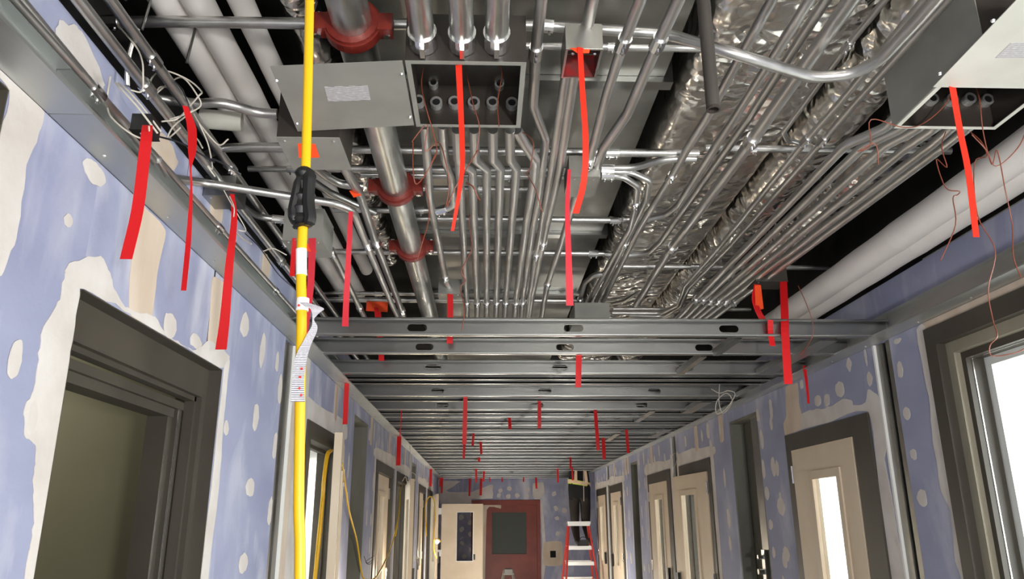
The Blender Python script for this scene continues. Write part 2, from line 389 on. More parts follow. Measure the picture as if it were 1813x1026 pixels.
# wall tracks that carry the ceiling studs
def track(name, xf, s, y0, y1, label):
    root = empty(name, (xf, (y0+y1)/2, ZT), kind='structure')
    y = y0; first = True
    for e in (1.55, 3.66, 6.7, 9.75, 12.8, y1):
        c = MB(); x1 = xf-s*.001
        c.box(x1, x1-s*.002, y, e-.003, ZT, ZT+.115)
        c.box(x1, x1-s*.10, y, e-.003, ZT, ZT+.0015); c.box(x1-s*.0985, x1-s*.10, y, e-.003, ZT+.0015, ZT+.008)
        c.box(x1, x1-s*.034, y, e-.003, ZT+.113, ZT+.115)
        c.build('track_length', 'track', root)
        sc = MB(); yy = y+.2
        while yy < e:
            sc.tube([(x1-s*.03, yy, ZT), (x1-s*.03, yy, ZT-.003)], [.005, .003], 8)
            sc.tube([(x1-s*.002, yy+.1, ZT+.05), (x1-s*.005, yy+.1, ZT+.05)], [.005, .003], 8); yy += .4
        tag(sc.build('screw_heads', 'zinc', root), kind='stuff')
        y = e
    return root
track('trim_1', XL, -1, YB, YE, '')
track('trim_2', XR, 1, YB, 14.45, '')

# ------------------------------------------------------------------ joint compound on the boards
def wob(pts, amp, n=4, seed=0, opens=()):
    out = []; k = len(pts)
    for i in range(k):
        p0, p1, p2, p3 = pts[i-1], pts[i], pts[(i+1) % k], pts[(i+2) % k]
        for j in range(n):
            t = j/n; cr = []
            for c_ in (0, 1):
                a, b, c, d = p0[c_], p1[c_], p2[c_], p3[c_]; m1, m2 = (c-a)*.25, (d-b)*.25
                cr.append((2*t**3-3*t*t+1)*b+(t**3-2*t*t+t)*m1+(-2*t**3+3*t*t)*c+(t**3-t*t)*m2)
            u, v = cr
            q = sum(noise.noise(Vector((u*f+seed, v*f, seed*.7+f)))*g for f, g in ((6, .6), (22, .4), (60, .25)))*amp
            q2 = sum(noise.noise(Vector((u*f, v*f+5, seed*1.3+f)))*g for f, g in ((6, .6), (22, .4), (60, .25)))*amp
            u += q; v += q2
            for (a, b, z0, z1) in opens:
                if a < u < b and v < z1:
                    dd = sorted(((u-a, 0), (b-u, 1), (z1-v, 2)))[0][1]
                    if dd == 0: u = a
                    elif dd == 1: u = b
                    else: v = z1
            out.append((u, min(v, ZT-.001) if opens and max(p[1] for p in pts) < 2.55 else v))
    return out
MS = [0]
def mud(root, xf, s, pts, mt='mud', amp=.02, th=.0016, name='mud_patch', n=6):
    MS[0] += 1.37
    try:
        c = MB(); c.plate(wob(pts, amp, n, MS[0], L_OPEN if s < 0 else R_OPEN), [], lambda u, v, w: Vector((xf-s*(.0002+w+.0002*(MS[0] % 5)), u, v)), th)
        return c.build(name, mt, root)
    except Exception as ex: print('mud', ex)
def blob(root, xf, s, y, z, wy, hz, mt='mud'):
    q = [(y+wy*math.cos(t)*random.uniform(.75, 1.1), z+hz*math.sin(t)*random.uniform(.85, 1.1)) for t in [k*math.pi/4 for k in range(8)]]
    mud(root, xf, s, q, mt, .012)
def pxpoly(xf, c, *pts): return [(q.y, q.z) for q in (P(a, b, x=xf) for a, b in K(c, *pts))]
# left wall, first bay
mud(WL, XL, -1, pxpoly(XL, 'L', (262, 58), (215, 0), (195, 110), (140, 200), (120, 290), (115, 400), (90, 470), (85, 540), (118, 580), (110, 640), (105, 760), (115, 800), (100, 900), (80, 1026), (70, 1200), (90, 1200), (112, 1026), (188, 600), (233, 260)), amp=.03)
mud(WL, XL, -1, pxpoly(XL, 'L', (262, 57), (430, 150), (600, 248), (740, 328), (762, 290), (700, 235), (640, 262), (590, 235), (530, 190), (510, 150), (415, 128), (370, 60), (360, 0), (330, -60), (250, -40), (215, 0)), amp=.02)
mud(WL, XL, -1, pxpoly(XL, 'L', (742, 330), (705, 680), (665, 1026), (650, 1200), (675, 1200), (690, 1026), (728, 700), (745, 450), (762, 300)), amp=.012)
mud(WL, XL, -1, pxpoly(XL, 'I', (247, 365), (292, 408), (278, 480), (265, 575), (229, 555), (230, 480)), 'tape', .008)
mud(WL, XL, -1, pxpoly(XL, 'I', (377, 490), (408, 518), (397, 620), (390, 650), (366, 635), (371, 560)), 'tape', .008)
mud(WL, XL, -1, [(y, z) for y, z in ((2.02, 2.60), (2.10, 2.58), (2.2, 2.6), (2.24, 2.7), (2.12, 2.735), (2.04, 2.70))], 'tape', .03)
mud(WL, XL, -1, [(1.55, 2.60), (1.7, 2.6), (1.74, 2.68), (1.6, 2.73), (1.52, 2.7)], 'mud', .03)
mud(WL, XL, -1, [(2.55, 2.6), (2.66, 2.6), (2.66, 2.735), (2.55, 2.735)], 'tape', .02)
mud(WL, XL, -1, [(3.2, 2.6), (3.3, 2.6), (3.31, 2.735), (3.19, 2.735)], 'tape', .02)
MB().box(XL+.0005, XL-.01, P(372, 560, x=XL).y-.006, P(372, 560, x=XL).y+.006, 2.2, ZT).build('board_joint', 'hole', WL)
mud(WL, XL, -1, pxpoly(XL, 'I', (-60, 60), (0, 122), (35, 150), (75, 195), (70, 230), (45, 300), (28, 420), (0, 480), (-60, 500), (-60, 330), (0, 240), (18, 168)), amp=.02)
mud(WL, XL, -1, [(3.90, .02), (4.02, .02), (4.0, ZT-.01), (3.905, ZT-.01)], 'tape', .012, n=10)
mud(WL, XL, -1, [(4.03, .02), (4.24, .02), (4.24, ZT-.01), (4.03, ZT-.01)], 'mud', .015, n=10)
for (c, x, y, rx, ry) in (('I', 165, 308, 28, 22), ('I', 300, 577, 13, 26), ('I', 346, 604, 12, 14), ('I', 432, 575, 8, 24), ('I', 464, 620, 5, 34), ('I', 452, 738, 6, 25),
                          ('I', 442, 863, 8, 18), ('I', 430, 1000, 8, 20), ('I', 495, 690, 4, 30), ('I', 490, 640, 3, 20), ('I', 55, 740, 9, 30), ('I', 120, 390, 8, 14), ('I', 486, 790, 4, 25), ('I', 478, 905, 4, 25), ('I', 400, 760, 5, 14), ('I', 25, 640, 14, 40)):
    a = P(x, y, x=XL); r1 = P(x+rx, y, x=XL).y-a.y; r2 = a.z-P(x, y+ry, x=XL).z
    blob(WL, XL, -1, a.y, a.z, abs(r1), abs(r2))
# right wall, around the near opening and the second door
mud(WR, XR, 1, pxpoly(XR, 'R', (640, 52), (655, 150), (690, 330), (702, 480), (715, 560), (735, 680), (770, 760), (790, 950), (815, 1026), (840, 1150), (880, 1150), (858, 1026), (770, 560), (676, 50)), amp=.012)
MB().box(XR-.0015, XR, 1.2, 3.36, 2.436, 2.469).build('mud_patch', 'tape', WR)
mud(WR, XR, 1, pxpoly(XR, 'R', (185, 385), (240, 368), (300, 350), (350, 325), (385, 332), (392, 350), (440, 335), (450, 285), (490, 310), (508, 400), (522, 520), (515, 560), (545, 720), (565, 850), (595, 1026), (615, 1150), (565, 1150), (540, 1026), (495, 700), (452, 373), (290, 415), (128, 462)), amp=.014)
mud(WR, XR, 1, pxpoly(XR, 'R', (130, 278), (175, 262), (178, 320), (190, 385), (186, 440), (128, 462), (120, 420), (132, 390)), 'tape', .01)
for x, y, rx, ry in ((575, 210, 13, 35), (600, 380, 14, 25), (628, 540, 14, 22), (660, 710, 20, 38), (375, 192, 11, 30), (340, 285, 22, 30), (290, 330, 14, 28), (255, 330, 16, 24),
                     (72, 420, 6, 28), (95, 595, 8, 32), (112, 745, 16, 38), (130, 930, 14, 34), (35, 480, 7, 40), (42, 600, 7, 36), (55, 690, 8, 30), (20, 385, 8, 30), (455, 245, 12, 30), (440, 160, 5, 40), (70, 815, 8, 20), (82, 920, 8, 22), (565, 95, 16, 12), (190, 265, 8, 20), (565, 880, 6, 20)):
    ox, oy, s = CR['R']; a = P(ox+x*s, oy+y*s, x=XR); r1 = P(ox+(x+rx)*s, oy+y*s, x=XR).y-a.y; r2 = a.z-P(ox+x*s, oy+(y+ry)*s, x=XR).z
    blob(WR, XR, 1, a.y, a.z, abs(r1), abs(r2))
# the rest: compound round every frame, taped joints, dabs over the screws
def around(root, xf, s, a, b, z):
    mud(root, xf, s, [(a-.10, z+.10), (b+.10, z+.13), (b+.12, z+.005), (a-.09, z+.005)], 'mud', .035)
    mud(root, xf, s, [(a-.10, z+.02), (a-.002, z+.02), (a-.002, 0.02), (a-.07, 0.02)], 'mud', .02, n=10)
    mud(root, xf, s, [(b+.002, z+.02), (b+.09, z+.02), (b+.07, 0.02), (b+.002, 0.02)], 'mud', .02, n=10)
for a, b in ((4.25, 5.33), (7.07, 8.40), (8.73, 10.05), (11.7, 13.05), (13.5, 14.85)): around(WL, XL, -1, a, b, DT)
for a, b in ((6.94, 8.08), (8.48, 9.69), (11.52, 12.68), (13.05, 14.18)): around(WR, XR, 1, a, b, DT)
for root, xf, s, ys in ((WL, XL, -1, (5.05, 6.68, 8.0, 9.6, 10.3, 12.6, 14.4)), (WR, XR, 1, (6.55, 7.35, 9.4, 11.0, 11.2, 12.2))):
    for y in ys: mud(root, xf, s, [(y-.05, 2.25), (y+.05, 2.25), (y+.055, ZT-.005), (y-.055, ZT-.005)], 'tape', .015)
def free(opens, y, z): return all(not (a-.08 < y < b+.08 and z < c+.08) for a, b, _, c in opens)
for root, xf, s, op, y1 in ((WL, XL, -1, L_OPEN, 15), (WR, XR, 1, R_OPEN, 14.3)):
    y = 5.4
    while y < y1:
        for z in (.5, .8, 1.1, 1.4, 1.7, 2.0, 2.3):
            yy = y+random.uniform(-.06, .06); zz = z+random.uniform(-.08, .08)
            if free(op, yy, zz): blob(root, xf, s, yy, zz, random.uniform(.025, .05), random.uniform(.05, .09))
        y += .3
# end wall compound, drawn in x and z
def emud(pts, mt='mud', amp=.02):
    MS[0] += 1.1
    q = [(v.x, v.z) for v in (P(a, b, y=YE) for a, b in pts)]
    MB().plate(wob(q, amp, 4, MS[0]), [], lambda u, v, w: Vector((u, YE-.0002-w-.0003*(MS[0] % 4), v)), .002).build('mud_patch', mt, WE)
emud([(778, 853), (815, 853), (790, 870), (835, 872), (872, 858), (872, 880), (870, 884), (835, 884), (832, 892), (780, 892)], 'mud', .03)
emud([(944, 856), (962, 856), (963, 875), (955, 884), (945, 883)], 'mud')
emud([(957, 884), (960, 960), (957, 1026), (963, 1026), (966, 980), (962, 900)], 'mud')
emud([(963, 962), (994, 960), (996, 1000), (964, 1001)], 'tape')
for x, y in ((817, 917), (832, 926), (818, 938), (834, 946), (818, 962), (835, 975), (822, 985), (836, 912), (902, 866), (935, 868), (900, 879), (932, 879), (885, 868), (884, 878), (916, 878), (984, 900), (985, 918), (987, 945), (981, 875), (1000, 905)):
    emud([(x-4, y), (x-2, y-4), (x+2, y-4), (x+4, y), (x+2, y+4), (x-2, y+4)], 'mud', .04)
MB().box(P(974, 978, y=YE).x, P(984, 978, y=YE).x, YE-.004, YE-.0035, P(980, 988, y=YE).z, P(980, 976, y=YE).z).build('outlet_hole', 'hole', WE)

# ------------------------------------------------------------------ doors along the corridor
ND = [0]
def door_frame(xf, s, a, b, zt, jn=.09, jf=.09, hd=.10, rec=.0, leaf=None, hinge='far', ang=0, glow=True):
    """hollow steel frame set in the wall; leaf = (y0, y1) of the closed leaf, hinged near or far, swung ang degrees into the corridor"""
    ND[0] += 1
    root = empty('door_%d' % ND[0], (xf, (a+b)/2, 0), kind='structure')
    x0 = xf-s*.012 if rec == 0 else xf+s*rec; x1 = xf+s*(TH+.02)
    e = .002
    c = MB(); c.box(x0, x1, a+e, a+jn, 0, zt-e); c.build('jamb', 'frame', root)
    c = MB(); c.box(x0, x1, b-jf, b-e, 0, zt-e); c.build('jamb', 'frame', root)
    c = MB(); c.box(x0, x1, a+jn, b-jf, zt-hd, zt-e); c.build('header', 'frame', root)
    if rec:
        c = MB(); c.box(xf-s*.001, x0, a+.0005, a+.004, 0, zt); c.box(xf-s*.001, x0, b-.004, b-.0005, 0, zt); c.box(xf-s*.001, x0, a+.004, b-.004, zt-.004, zt-.0005); c.build('frame_return', 'frame', root)
    xs0 = xf+s*.065; xs1 = xf+s*.1
    c = MB(); c.box(xs0, xs1, a+jn, a+jn+.016, 0, zt-hd); c.box(xs0, xs1, b-jf-.016, b-jf, 0, zt-hd); c.box(xs0, xs1, a+jn, b-jf, zt-hd-.016, zt-hd); c.build('door_stop', 'frame', root)
    if leaf is None: return root
    l0, l1, lz, xt = leaf; W = l1-l0; t = .044
    # leaf built in local u (0 at hinge .. W), w (0 face corridor .. t), then swung about the hinge
    th = math.radians(ang); hy = l1 if hinge == 'far' else l0; d = -1 if hinge == 'far' else 1
    du = Vector((-s*math.sin(th), d*math.cos(th), 0)); dw = Vector((s*math.cos(th), d*math.sin(th), 0))
    H0 = Vector((xt, hy, 0))
    fn = lambda u, z, w: H0+du*u+dw*w+Vector((0, 0, z))
    lf = MB()
    vu0, vu1 = W*.33, W*.75
    if hinge == 'far': vu0, vu1 = W*.33, W*.76
    vz0, vz1 = .95, 1.86
    lf.plate([(0, .01), (W, .01), (W, lz), (0, lz)], [[(vu0, vz0), (vu1, vz0), (vu1, vz1), (vu0, vz1)]], fn, t)
    LF = lf.build('door_leaf', 'door', root)
    fm = MB(); g = .03
    fm.plate([(vu0-g, vz0-g), (vu1+g, vz0-g), (vu1+g, vz1+g), (vu0-g, vz1+g)], [[(vu0+.02, vz0+.02), (vu1-.02, vz0+.02), (vu1-.02, vz1-.02), (vu0+.02, vz1-.02)]], lambda u, z, w: fn(u, z, w-.010), .010)
    fm.build('glazing_bead', 'door', LF)
    MB().plate([(vu0+.001, vz0+.001), (vu1-.001, vz0+.001), (vu1-.001, vz1-.001), (vu0+.001, vz1-.001)], [], lambda u, z, w: fn(u, z, .02+w), .006).build('glass_pane', 'glass', LF)
    for hz in (.25, 1.1, 1.88):
        p = fn(-.006, hz-.05, -.006); MB().tube([p, p+Vector((0, 0, .11))], .009, 8).build('hinge', 'zinc', root)
    p = fn(W-.06, 1.0, -.02); k = MB(); k.box(p.x-.012, p.x+.012, p.y-.03, p.y+.03, .94, 1.12); k.build('lock_cutout', 'black', LF)
    return root
door_frame(XL, -1, .25, L0.y, L0.z, .06, .06, .1, rec=.02)
R1N = door_frame(XL, -1, 1.80, 2.842, DT, .05, .046, .11, rec=.046)                       # near left, no leaf
door_frame(XL, -1, 4.25, 5.33, DT, .09, .09, .10, leaf=(4.42, 5.27, 2.09, XL+.035), hinge='far', ang=9)
door_frame(XL, -1, 7.07, 8.40, DT, .12, .12, .10, leaf=(7.25, 8.25, 2.04, XL-.02), hinge='far')
door_frame(XL, -1, 8.73, 10.05, DT, .12, .12, .10, leaf=(8.9, 9.9, 2.07, XL+.03), hinge='far', ang=9)
door_frame(XL, -1, 11.7, 13.05, DT, .12, .12, .10, leaf=(11.9, 12.9, 2.04, XL-.02), hinge='far')
door_frame(XL, -1, 13.5, 14.85, DT, .12, .12, .10, leaf=(13.7, 14.7, 2.07, XL+.03), hinge='far', ang=9)
door_frame(XR, 1, 3.98, 5.14, DT, .19, .085, .105, leaf=(4.19, 5.05, 2.038, XR-.013), hinge='far')
door_frame(XR, 1, 6.94, 8.08, DT, .09, .09, .12, leaf=(7.04, 8.0, 2.03, XR-.02), hinge='near', ang=5)
door_frame(XR, 1, 8.48, 9.69, DT, .16, .09, .12, leaf=(8.66, 9.6, 2.03, XR-.013), hinge='far')
door_frame(XR, 1, 11.52, 12.68, DT, .10, .09, .12, leaf=(11.64, 12.58, 2.03, XR-.013), hinge='near')
door_frame(XR, 1, 13.05, 14.18, DT, .10, .09, .12, leaf=(13.17, 14.08, 2.03, XR-.013), hinge='far')
# first left opening: hollow header with the stop return and the dark slot above it
r = R1N
MB().box(XL-.10, XL-.135, 1.85, 2.796, 1.985, 2.012).build('stop_lip', 'frame', r)
MB().box(XL-.115, XL-.185, 1.85, 2.74, 1.955, 1.99).build('stop_header', 'frame', r)
MB().box(XL-.105, XL-.135, 2.745, 2.78, 0, 1.99).build('stop_jamb', 'frame', r)
MB().box(XL-.12, XL-.19, 2.70, 2.765, 0, 1.96).build('inner_jamb', 'frame', r)
MB().box(XL-.100, XL-.104, 2.742, 2.752, 0, 1.985).build('jamb_edge', 'zinc', r)
# near right opening: wide stepped frame
ND[0] += 1
r = empty('door_%d' % ND[0], (XR, 2.3, 0), kind='structure')
a, b, zt = 1.35, 3.36, 2.435
def step(name, mt, i0, i1, x0, x1):
    c = MB()
    c.box(x0, x1, b-i1, b-i0, 0, zt-i0); c.box(x0, x1, a+i0, a+i1, 0, zt-i0); c.box(x0, x1, a+i1, b-i1, zt-i1, zt-i0); return c.build(name, mt, r)
step('frame_face', 'frame', .002, .085, XR-.012, XR+.10)
step('frame_reveal', 'reveal', .085, .135, XR+.03, XR+.10)
step('door_stop', 'frame', .135, .165, XR+.06, XR+.14)
step('stop_edge', 'zinc', .165, .168, XR+.085, XR+.09)
step('inner_casing', 'offwhite', .15, .20, XR+.145, XR+.23)

# ------------------------------------------------------------------ the red doorway and the beige leaf at the end
ND[0] += 1
r = empty('door_%d' % ND[0], ((RD[0]+RD[1])/2, YE, 0), kind='structure')
x0, x1, zt = RD
c = MB(); c.box(x0, x0+.07, YE-.02, YE+.13, 0, zt); c.build('jamb', 'red_door', r)
c = MB(); c.box(x1-.07, x1, YE-.02, YE+.13, 0, zt); c.build('jamb', 'red_door', r)
MB().box(x0+.07, x1-.07, YE-.02, YE+.13, zt-.1, zt).build('header', 'red_door', r)
gx0, gx1 = P(871, 930, y=YE).x, P(932, 930, y=YE).x; gz1, gz0 = P(900, 908, y=YE).z, P(900, 982, y=YE).z
MB().plate([(x0+.072, .01), (x1-.072, .01), (x1-.072, zt-.102), (x0+.072, zt-.102)], [[(gx0, gz0), (gx1, gz0), (gx1, gz1), (gx0, gz1)]], lambda u, v, w: Vector((u, YE+.03+w, v)), .045).build('door_leaf', 'red_door', r)
MB().box(gx0, gx1, YE+.045, YE+.055, gz0, gz1).build('glass_pane', 'glassgrey', r)
c = MB(); c.box(gx0-.02, gx1+.02, YE+.02, YE+.03, gz1, gz1+.02); c.box(gx0-.02, gx1+.02, YE+.02, YE+.03, gz0-.02, gz0); c.box(gx0-.02, gx0, YE+.02, YE+.03, gz0, gz1); c.box(gx1, gx1+.02, YE+.02, YE+.03, gz0, gz1); c.build('glazing_bead', 'red_door', r)
MB().plate(wob([(P(855, 895, y=YE).x, P(855, 895, y=YE).z), (P(885, 894, y=YE).x, P(885, 894, y=YE).z), (P(886, 901, y=YE).x, P(886, 901, y=YE).z), (P(862, 903, y=YE).x, P(862, 903, y=YE).z), (P(858, 1100, y=YE).x, .2), (P(854, 1100, y=YE).x, .2)], .02), [], lambda u, v, w: Vector((u, YE+.028-w, v)), .002).build('filler_smear', 'tape', r)
# beige leaf swung open in front of the wall
ND[0] += 1
ly = 15.6
lx0, lx1 = P(781, 950, y=ly).x, P(855, 950, y=ly).x; lz1 = P(800, 893, y=ly).z
r = empty('door_%d' % ND[0], (lx0, ly, 0), kind='structure')
wx0, wx1 = P(809, 950, y=ly).x, P(837, 950, y=ly).x; wz1, wz0 = P(820, 908, y=ly).z, P(820, 994, y=ly).z
LF = MB().plate([(lx0, .01), (lx1, .01), (lx1, lz1), (lx0, lz1)], [[(wx0, wz0), (wx1, wz0), (wx1, wz1), (wx0, wz1)]], lambda u, v, w: Vector((u, ly+w, v)), .045).build('door_leaf', 'door', r)
c = MB(); g = .015
for q in ((wx0-g, wx1+g, wz1, wz1+g), (wx0-g, wx1+g, wz0-g, wz0), (wx0-g, wx0, wz0, wz1), (wx1, wx1+g, wz0, wz1)): c.box(q[0], q[1], ly-.008, ly, q[2], q[3])
c.build('glazing_bead', 'white', LF)
MB().box(wx0, wx1, ly+.02, ly+.026, wz0, wz1).build('glass_pane', 'glass', LF)
MB().box(P(845, 0, y=ly).x, P(850, 0, y=ly).x, ly-.003, ly, P(846, 992, y=ly).z, P(846, 982, y=ly).z).build('lock_cutout', 'black', LF)
for yy in (906, 980):
    p = P(779, yy, y=ly); MB().box(p.x-.05, p.x+.03, ly-.01, ly, p.z-.06, p.z+.06).build('hinge', 'white', r)

# ================================================================== CEILING STUDS
GS = 'galvanized ceiling studs spanning the corridor'
def obround(cx, cz, w, h, n=6):
    r = h/2; q = []
    for k in range(n+1): t = -math.pi/2+math.pi*k/n; q.append((cx+w/2-r+r*math.cos(t), cz+r*math.sin(t)))
    for k in range(n+1): t = math.pi/2+math.pi*k/n; q.append((cx-w/2+r+r*math.cos(t), cz+r*math.sin(t)))
    return q
def stud(Y, kx, face=-1, label='', flange=.034, zb=ZT+.002):
    """C section; face -1 opens towards the camera"""
    root = empty('ceiling_stud', ((XL+XR)/2, Y, zb), label, 'stud', GS)
    a, b, h = XL+.004, XR-.004, .089
    MB().plate([(a, zb), (b, zb), (b, zb+h), (a, zb+h)], [obround(x, zb+h*.5, .098, .036) for x in kx], lambda u, v, w: Vector((u, Y+w, v)), .0012).build('web', 'galv', root)
    for up in (0, 1):
        q = [(0, .014)]; rr = .0045
        for k in range(5): t = k/4*math.pi/2; q.append((rr-rr*math.cos(t), rr-rr*math.sin(t)))
        for k in range(5): t = k/4*math.pi/2; q.append((flange-rr+rr*math.sin(t), rr-rr*math.cos(t)))
        q.append((flange, .011)); n = len(q); c = MB(); vs = []; fs = []
        for xx in (a, b):
            for o_ in (0, .0012):
                for dy, dz in q:
                    cy, cz = flange/2, .012; L = math.hypot(cy-dy, cz-dz); dy2, dz2 = dy+(cy-dy)/L*o_, dz+(cz-dz)/L*o_
                    vs.append((xx, Y+face*dy2, zb+(h-dz2 if up else dz2)))
        for i in range(n-1):
            fs += [(i, i+1, 2*n+i+1, 2*n+i), (n+i, n+i+1, 3*n+i+1, 3*n+i), (i, i+1, n+i+1, n+i), (2*n+i, 2*n+i+1, 3*n+i+1, 3*n+i)]
        fs += [(0, n, 3*n, 2*n), (n-1, 2*n-1, 4*n-1, 3*n-1)]
        c.add(vs, fs); c.build('flange', 'galv', root, smooth=True)
    return root
def kx(Y, *px): return [P(q, 600, y=Y).x for q in px]
stud(3.68, kx(3.68, 738, 1016, 1292), -1, 'galvanized ceiling stud nearest the camera, with three oval knockouts')
stud(4.11, kx(4.11, 752, 1000, 1245), -1, 'second galvanized ceiling stud from the camera, just behind the nearest one')
stud(4.70, kx(4.70, 768, 990, 1210), -1, 'third galvanized ceiling stud from the camera with oval knockouts')
stud(4.86, [], 1, 'ceiling stud turned back to back just behind the third stud, no knockouts seen')
stud(5.02, [], 1, 'plain ceiling stud bar between the third and fourth knockout studs')
stud(5.58, kx(5.58, 777, 963, 1153), -1, 'fourth ceiling stud with oval knockouts, far from the camera end')
stud(5.78, [], 1, 'plain ceiling stud bar right behind the fourth knockout stud')
stud(6.28, kx(6.28, 786, 950, 1130), -1, 'ceiling stud in mid corridor with scuffed face and knockouts')
NUM = ['zeroth', 'first', 'second', 'third', 'fourth', 'fifth', 'sixth', 'seventh', 'eighth', 'ninth', 'tenth', 'eleventh', 'twelfth', 'thirteenth', 'fourteenth', 'fifteenth', 'sixteenth', 'seventeenth', 'eighteenth', 'nineteenth']
TENS = {20: 'twenti', 30: 'thirti', 40: 'forti'}
def ordinal(n):
    if n < 20: return NUM[n]
    t = n//10*10
    return TENS[t]+'eth' if n == t else TENS[t][:-1]+'y-'+NUM[n-t]
STUDS = [3.68, 4.11, 4.70, 4.86, 5.02, 5.58, 5.78, 6.28]
Y = 6.46; i = 0
while Y < YE-.1:
    if not (14.3 < Y < 14.75):
        stud(Y, [(-.3+.07*(i % 3)), .5, 1.3-.05*(i % 4)], -1 if i % 2 else 1, '%s ceiling stud counted from the camera, far down the corridor' % ordinal(len(STUDS)+1)); STUDS.append(Y)
    Y += (.2 if 8.1 < Y < 10.4 else .3); i += 1
# short blocking channels between the studs on the right
def channel(p0, p1, w, h, label, group='blocking pieces between ceiling studs'):
    p0 = Vector(p0); p1 = Vector(p1); d = (p1-p0).normalized(); s = d.cross(Vector((0, 0, 1))).normalized(); u = Vector((0, 0, 1))
    root = empty('blocking_channel', p0, label, 'blocking', group)
    mid = (p0+p1)/2; L = (p1-p0).length/2
    c = MB(); c.obox(mid+u*.0008, d, s, u, L, w/2, .0008); c.build('base', 'galv', root)
    c = MB(); c.obox(mid+s*(w/2)+u*h/2, d, s, u, L, .0008, h/2); c.build('flange', 'galv', root)
    c = MB(); c.obox(mid-s*(w/2)+u*h/2, d, s, u, L, .0008, h/2); c.build('flange', 'galv', root)
for (a, b, ya, yb, wd, lb) in ((1310, 1330, 3.70, 4.09, .035, 'thin blocking channel between the two nearest studs, right of centre'), (1245, 1265, 4.13, 4.67, .035, 'thin blocking channel between second and third studs, right of centre'),
                               (1470, 1500, 3.72, 4.66, .09, 'wide blocking channel by the right wall just behind the nearest stud'), (1385, 1400, 4.72, 5.55, .09, 'wide blocking channel by the right wall behind the third stud'),
                               (1150, 1160, 6.3, 7.0, .05, 'blocking channel lying across far studs right of centre'), (1245, 1255, 5.8, 6.44, .09, 'blocking channel against right wall in mid corridor'),
                               (1088, 1092, 8.0, 8.7, .06, 'pale blocking strip among far studs right of centre'), (1175, 1180, 7.6, 8.4, .08, 'blocking channel by right wall among far studs')):
    xx = P(a, 630, y=ya).x
    channel((xx, ya, ZT-.004), (xx, yb, ZT-.004), wd, .035, lb)

# ================================================================== SERVICES ABOVE THE CEILING
ZD = 3.06      # underside of the ducts
# galvanized duct
dx0, dx1 = P(725, 335, z=ZD).x, P(1130, 250, z=ZD).x
D = empty('metal_duct', ((dx0+dx1)/2, 3, ZD), 'wide bare galvanized duct above the conduit rack', 'duct')
ys = [.2]+[P(1000, q, z=ZD).y for q in (140, 412, 517)]+[5.9, 7.3, 8.7]
for a, b in zip(ys, ys[1:]):
    MB().box(dx0, dx1, a+.004, b-.004, ZD, ZD+.42).build('duct_section', 'duct', D)
for q in ys[1:-1]:
    c = MB(); c.box(dx0-.03, dx1+.03, q-.025, q+.025, ZD-.022, ZD-.001); c.box(dx0-.03, dx0-.001, q-.025, q+.025, ZD-.001, ZD+.45); c.box(dx1+.001, dx1+.03, q-.025, q+.025, ZD-.001, ZD+.45)
    c.build('duct_flange', 'galv', D)
# foil wrapped ducts
def crumple_grid(fn, nu, nv, amp, sc, closed_u=False):
    c = MB(); vs = []; fs = []
    for j in range(nv+1):
        for i in range(nu+(0 if closed_u else 1)):
            p, nrm = fn(i/nu, j/nv); d = noise.noise(p*sc*.6)*amp*.6+(.5-abs(noise.noise(p*sc+Vector((3, 1, 2)))))*amp*.8+(.4-abs(noise.noise(p*sc*2.7)))*amp*.35
            vs.append(p+nrm*d)
    W = nu if closed_u else nu+1
    for j in range(nv):
        for i in range(nu):
            i2 = (i+1) % W; fs.append((j*W+i, j*W+i2, (j+1)*W+i2, (j+1)*W+i))
    return c.add(vs, fs)
FOILA = [.007, 5]
def foil_rect(x0, x1, z0, z1, y0, y1, rad):
    w, h = x1-x0, z1-z0
    per = []
    for cx, cz, a0 in ((x0+rad, z0+rad, math.pi), (x1-rad, z0+rad, 1.5*math.pi), (x1-rad, z1-rad, 0), (x0+rad, z1-rad, .5*math.pi)):
        for k in range(7):
            t = a0+k/6*math.pi/2; per.append((Vector((cx+rad*math.cos(t), 0, cz+rad*math.sin(t))), Vector((math.cos(t), 0, math.sin(t)))))
    # resample so that the flats get vertices too
    full = []
    for i in range(len(per)):
        a, b = per[i], per[(i+1) % len(per)]; n = max(1, int((b[0]-a[0]).length/.03))
        for k in range(n): t = k/n; full.append((a[0].lerp(b[0], t), a[1].lerp(b[1], t).normalized()))
    N = len(full)
    def fn(u, v):
        p, n = full[int(round(u*N)) % N]; return Vector((p.x, y0+(y1-y0)*v, p.z)), n
    return crumple_grid(fn, N, int((y1-y0)/.03), .010, 5, True)
fx0, fx1 = dx1+.065, P(1352, 300, z=3.04).x
o = foil_rect(fx0, fx1, 3.04, 3.4, .3, 7.0, .06).build('foil_duct', 'foil', smooth=True)
tag(o, 'flat bottomed duct wrapped in crumpled foil right of the bare metal duct', 'duct')
def foil_round(cx, cz, r, y0, y1, label):
    def fn(u, v):
        t = 2*math.pi*u; n = Vector((math.cos(t), 0, math.sin(t))); return Vector((cx, y0+(y1-y0)*v, cz))+n*r, n
    o = crumple_grid(fn, 36, int((y1-y0)/.03), .022, 6, True).build('foil_duct', 'foil', smooth=True); return tag(o, label, 'duct')
q = P(1400, 300, z=2.98); foil_round(max(q.x, fx1+.155), 3.13, .12, .3, 7, 'round foil wrapped duct beside the fan of conduits on the right')
q = P(1560, 370, z=3.0); foil_round(min(q.x, 1.80), 3.24, .15, 2.2, 5, 'shadowed foil wrapped duct behind the white pipes on the right')

q = P(618, 262, z=3.17); foil_round(q.x, 3.2, .055, 1.2, 4.6, 'thin foil wrapped line between the white pipe and the steel main')
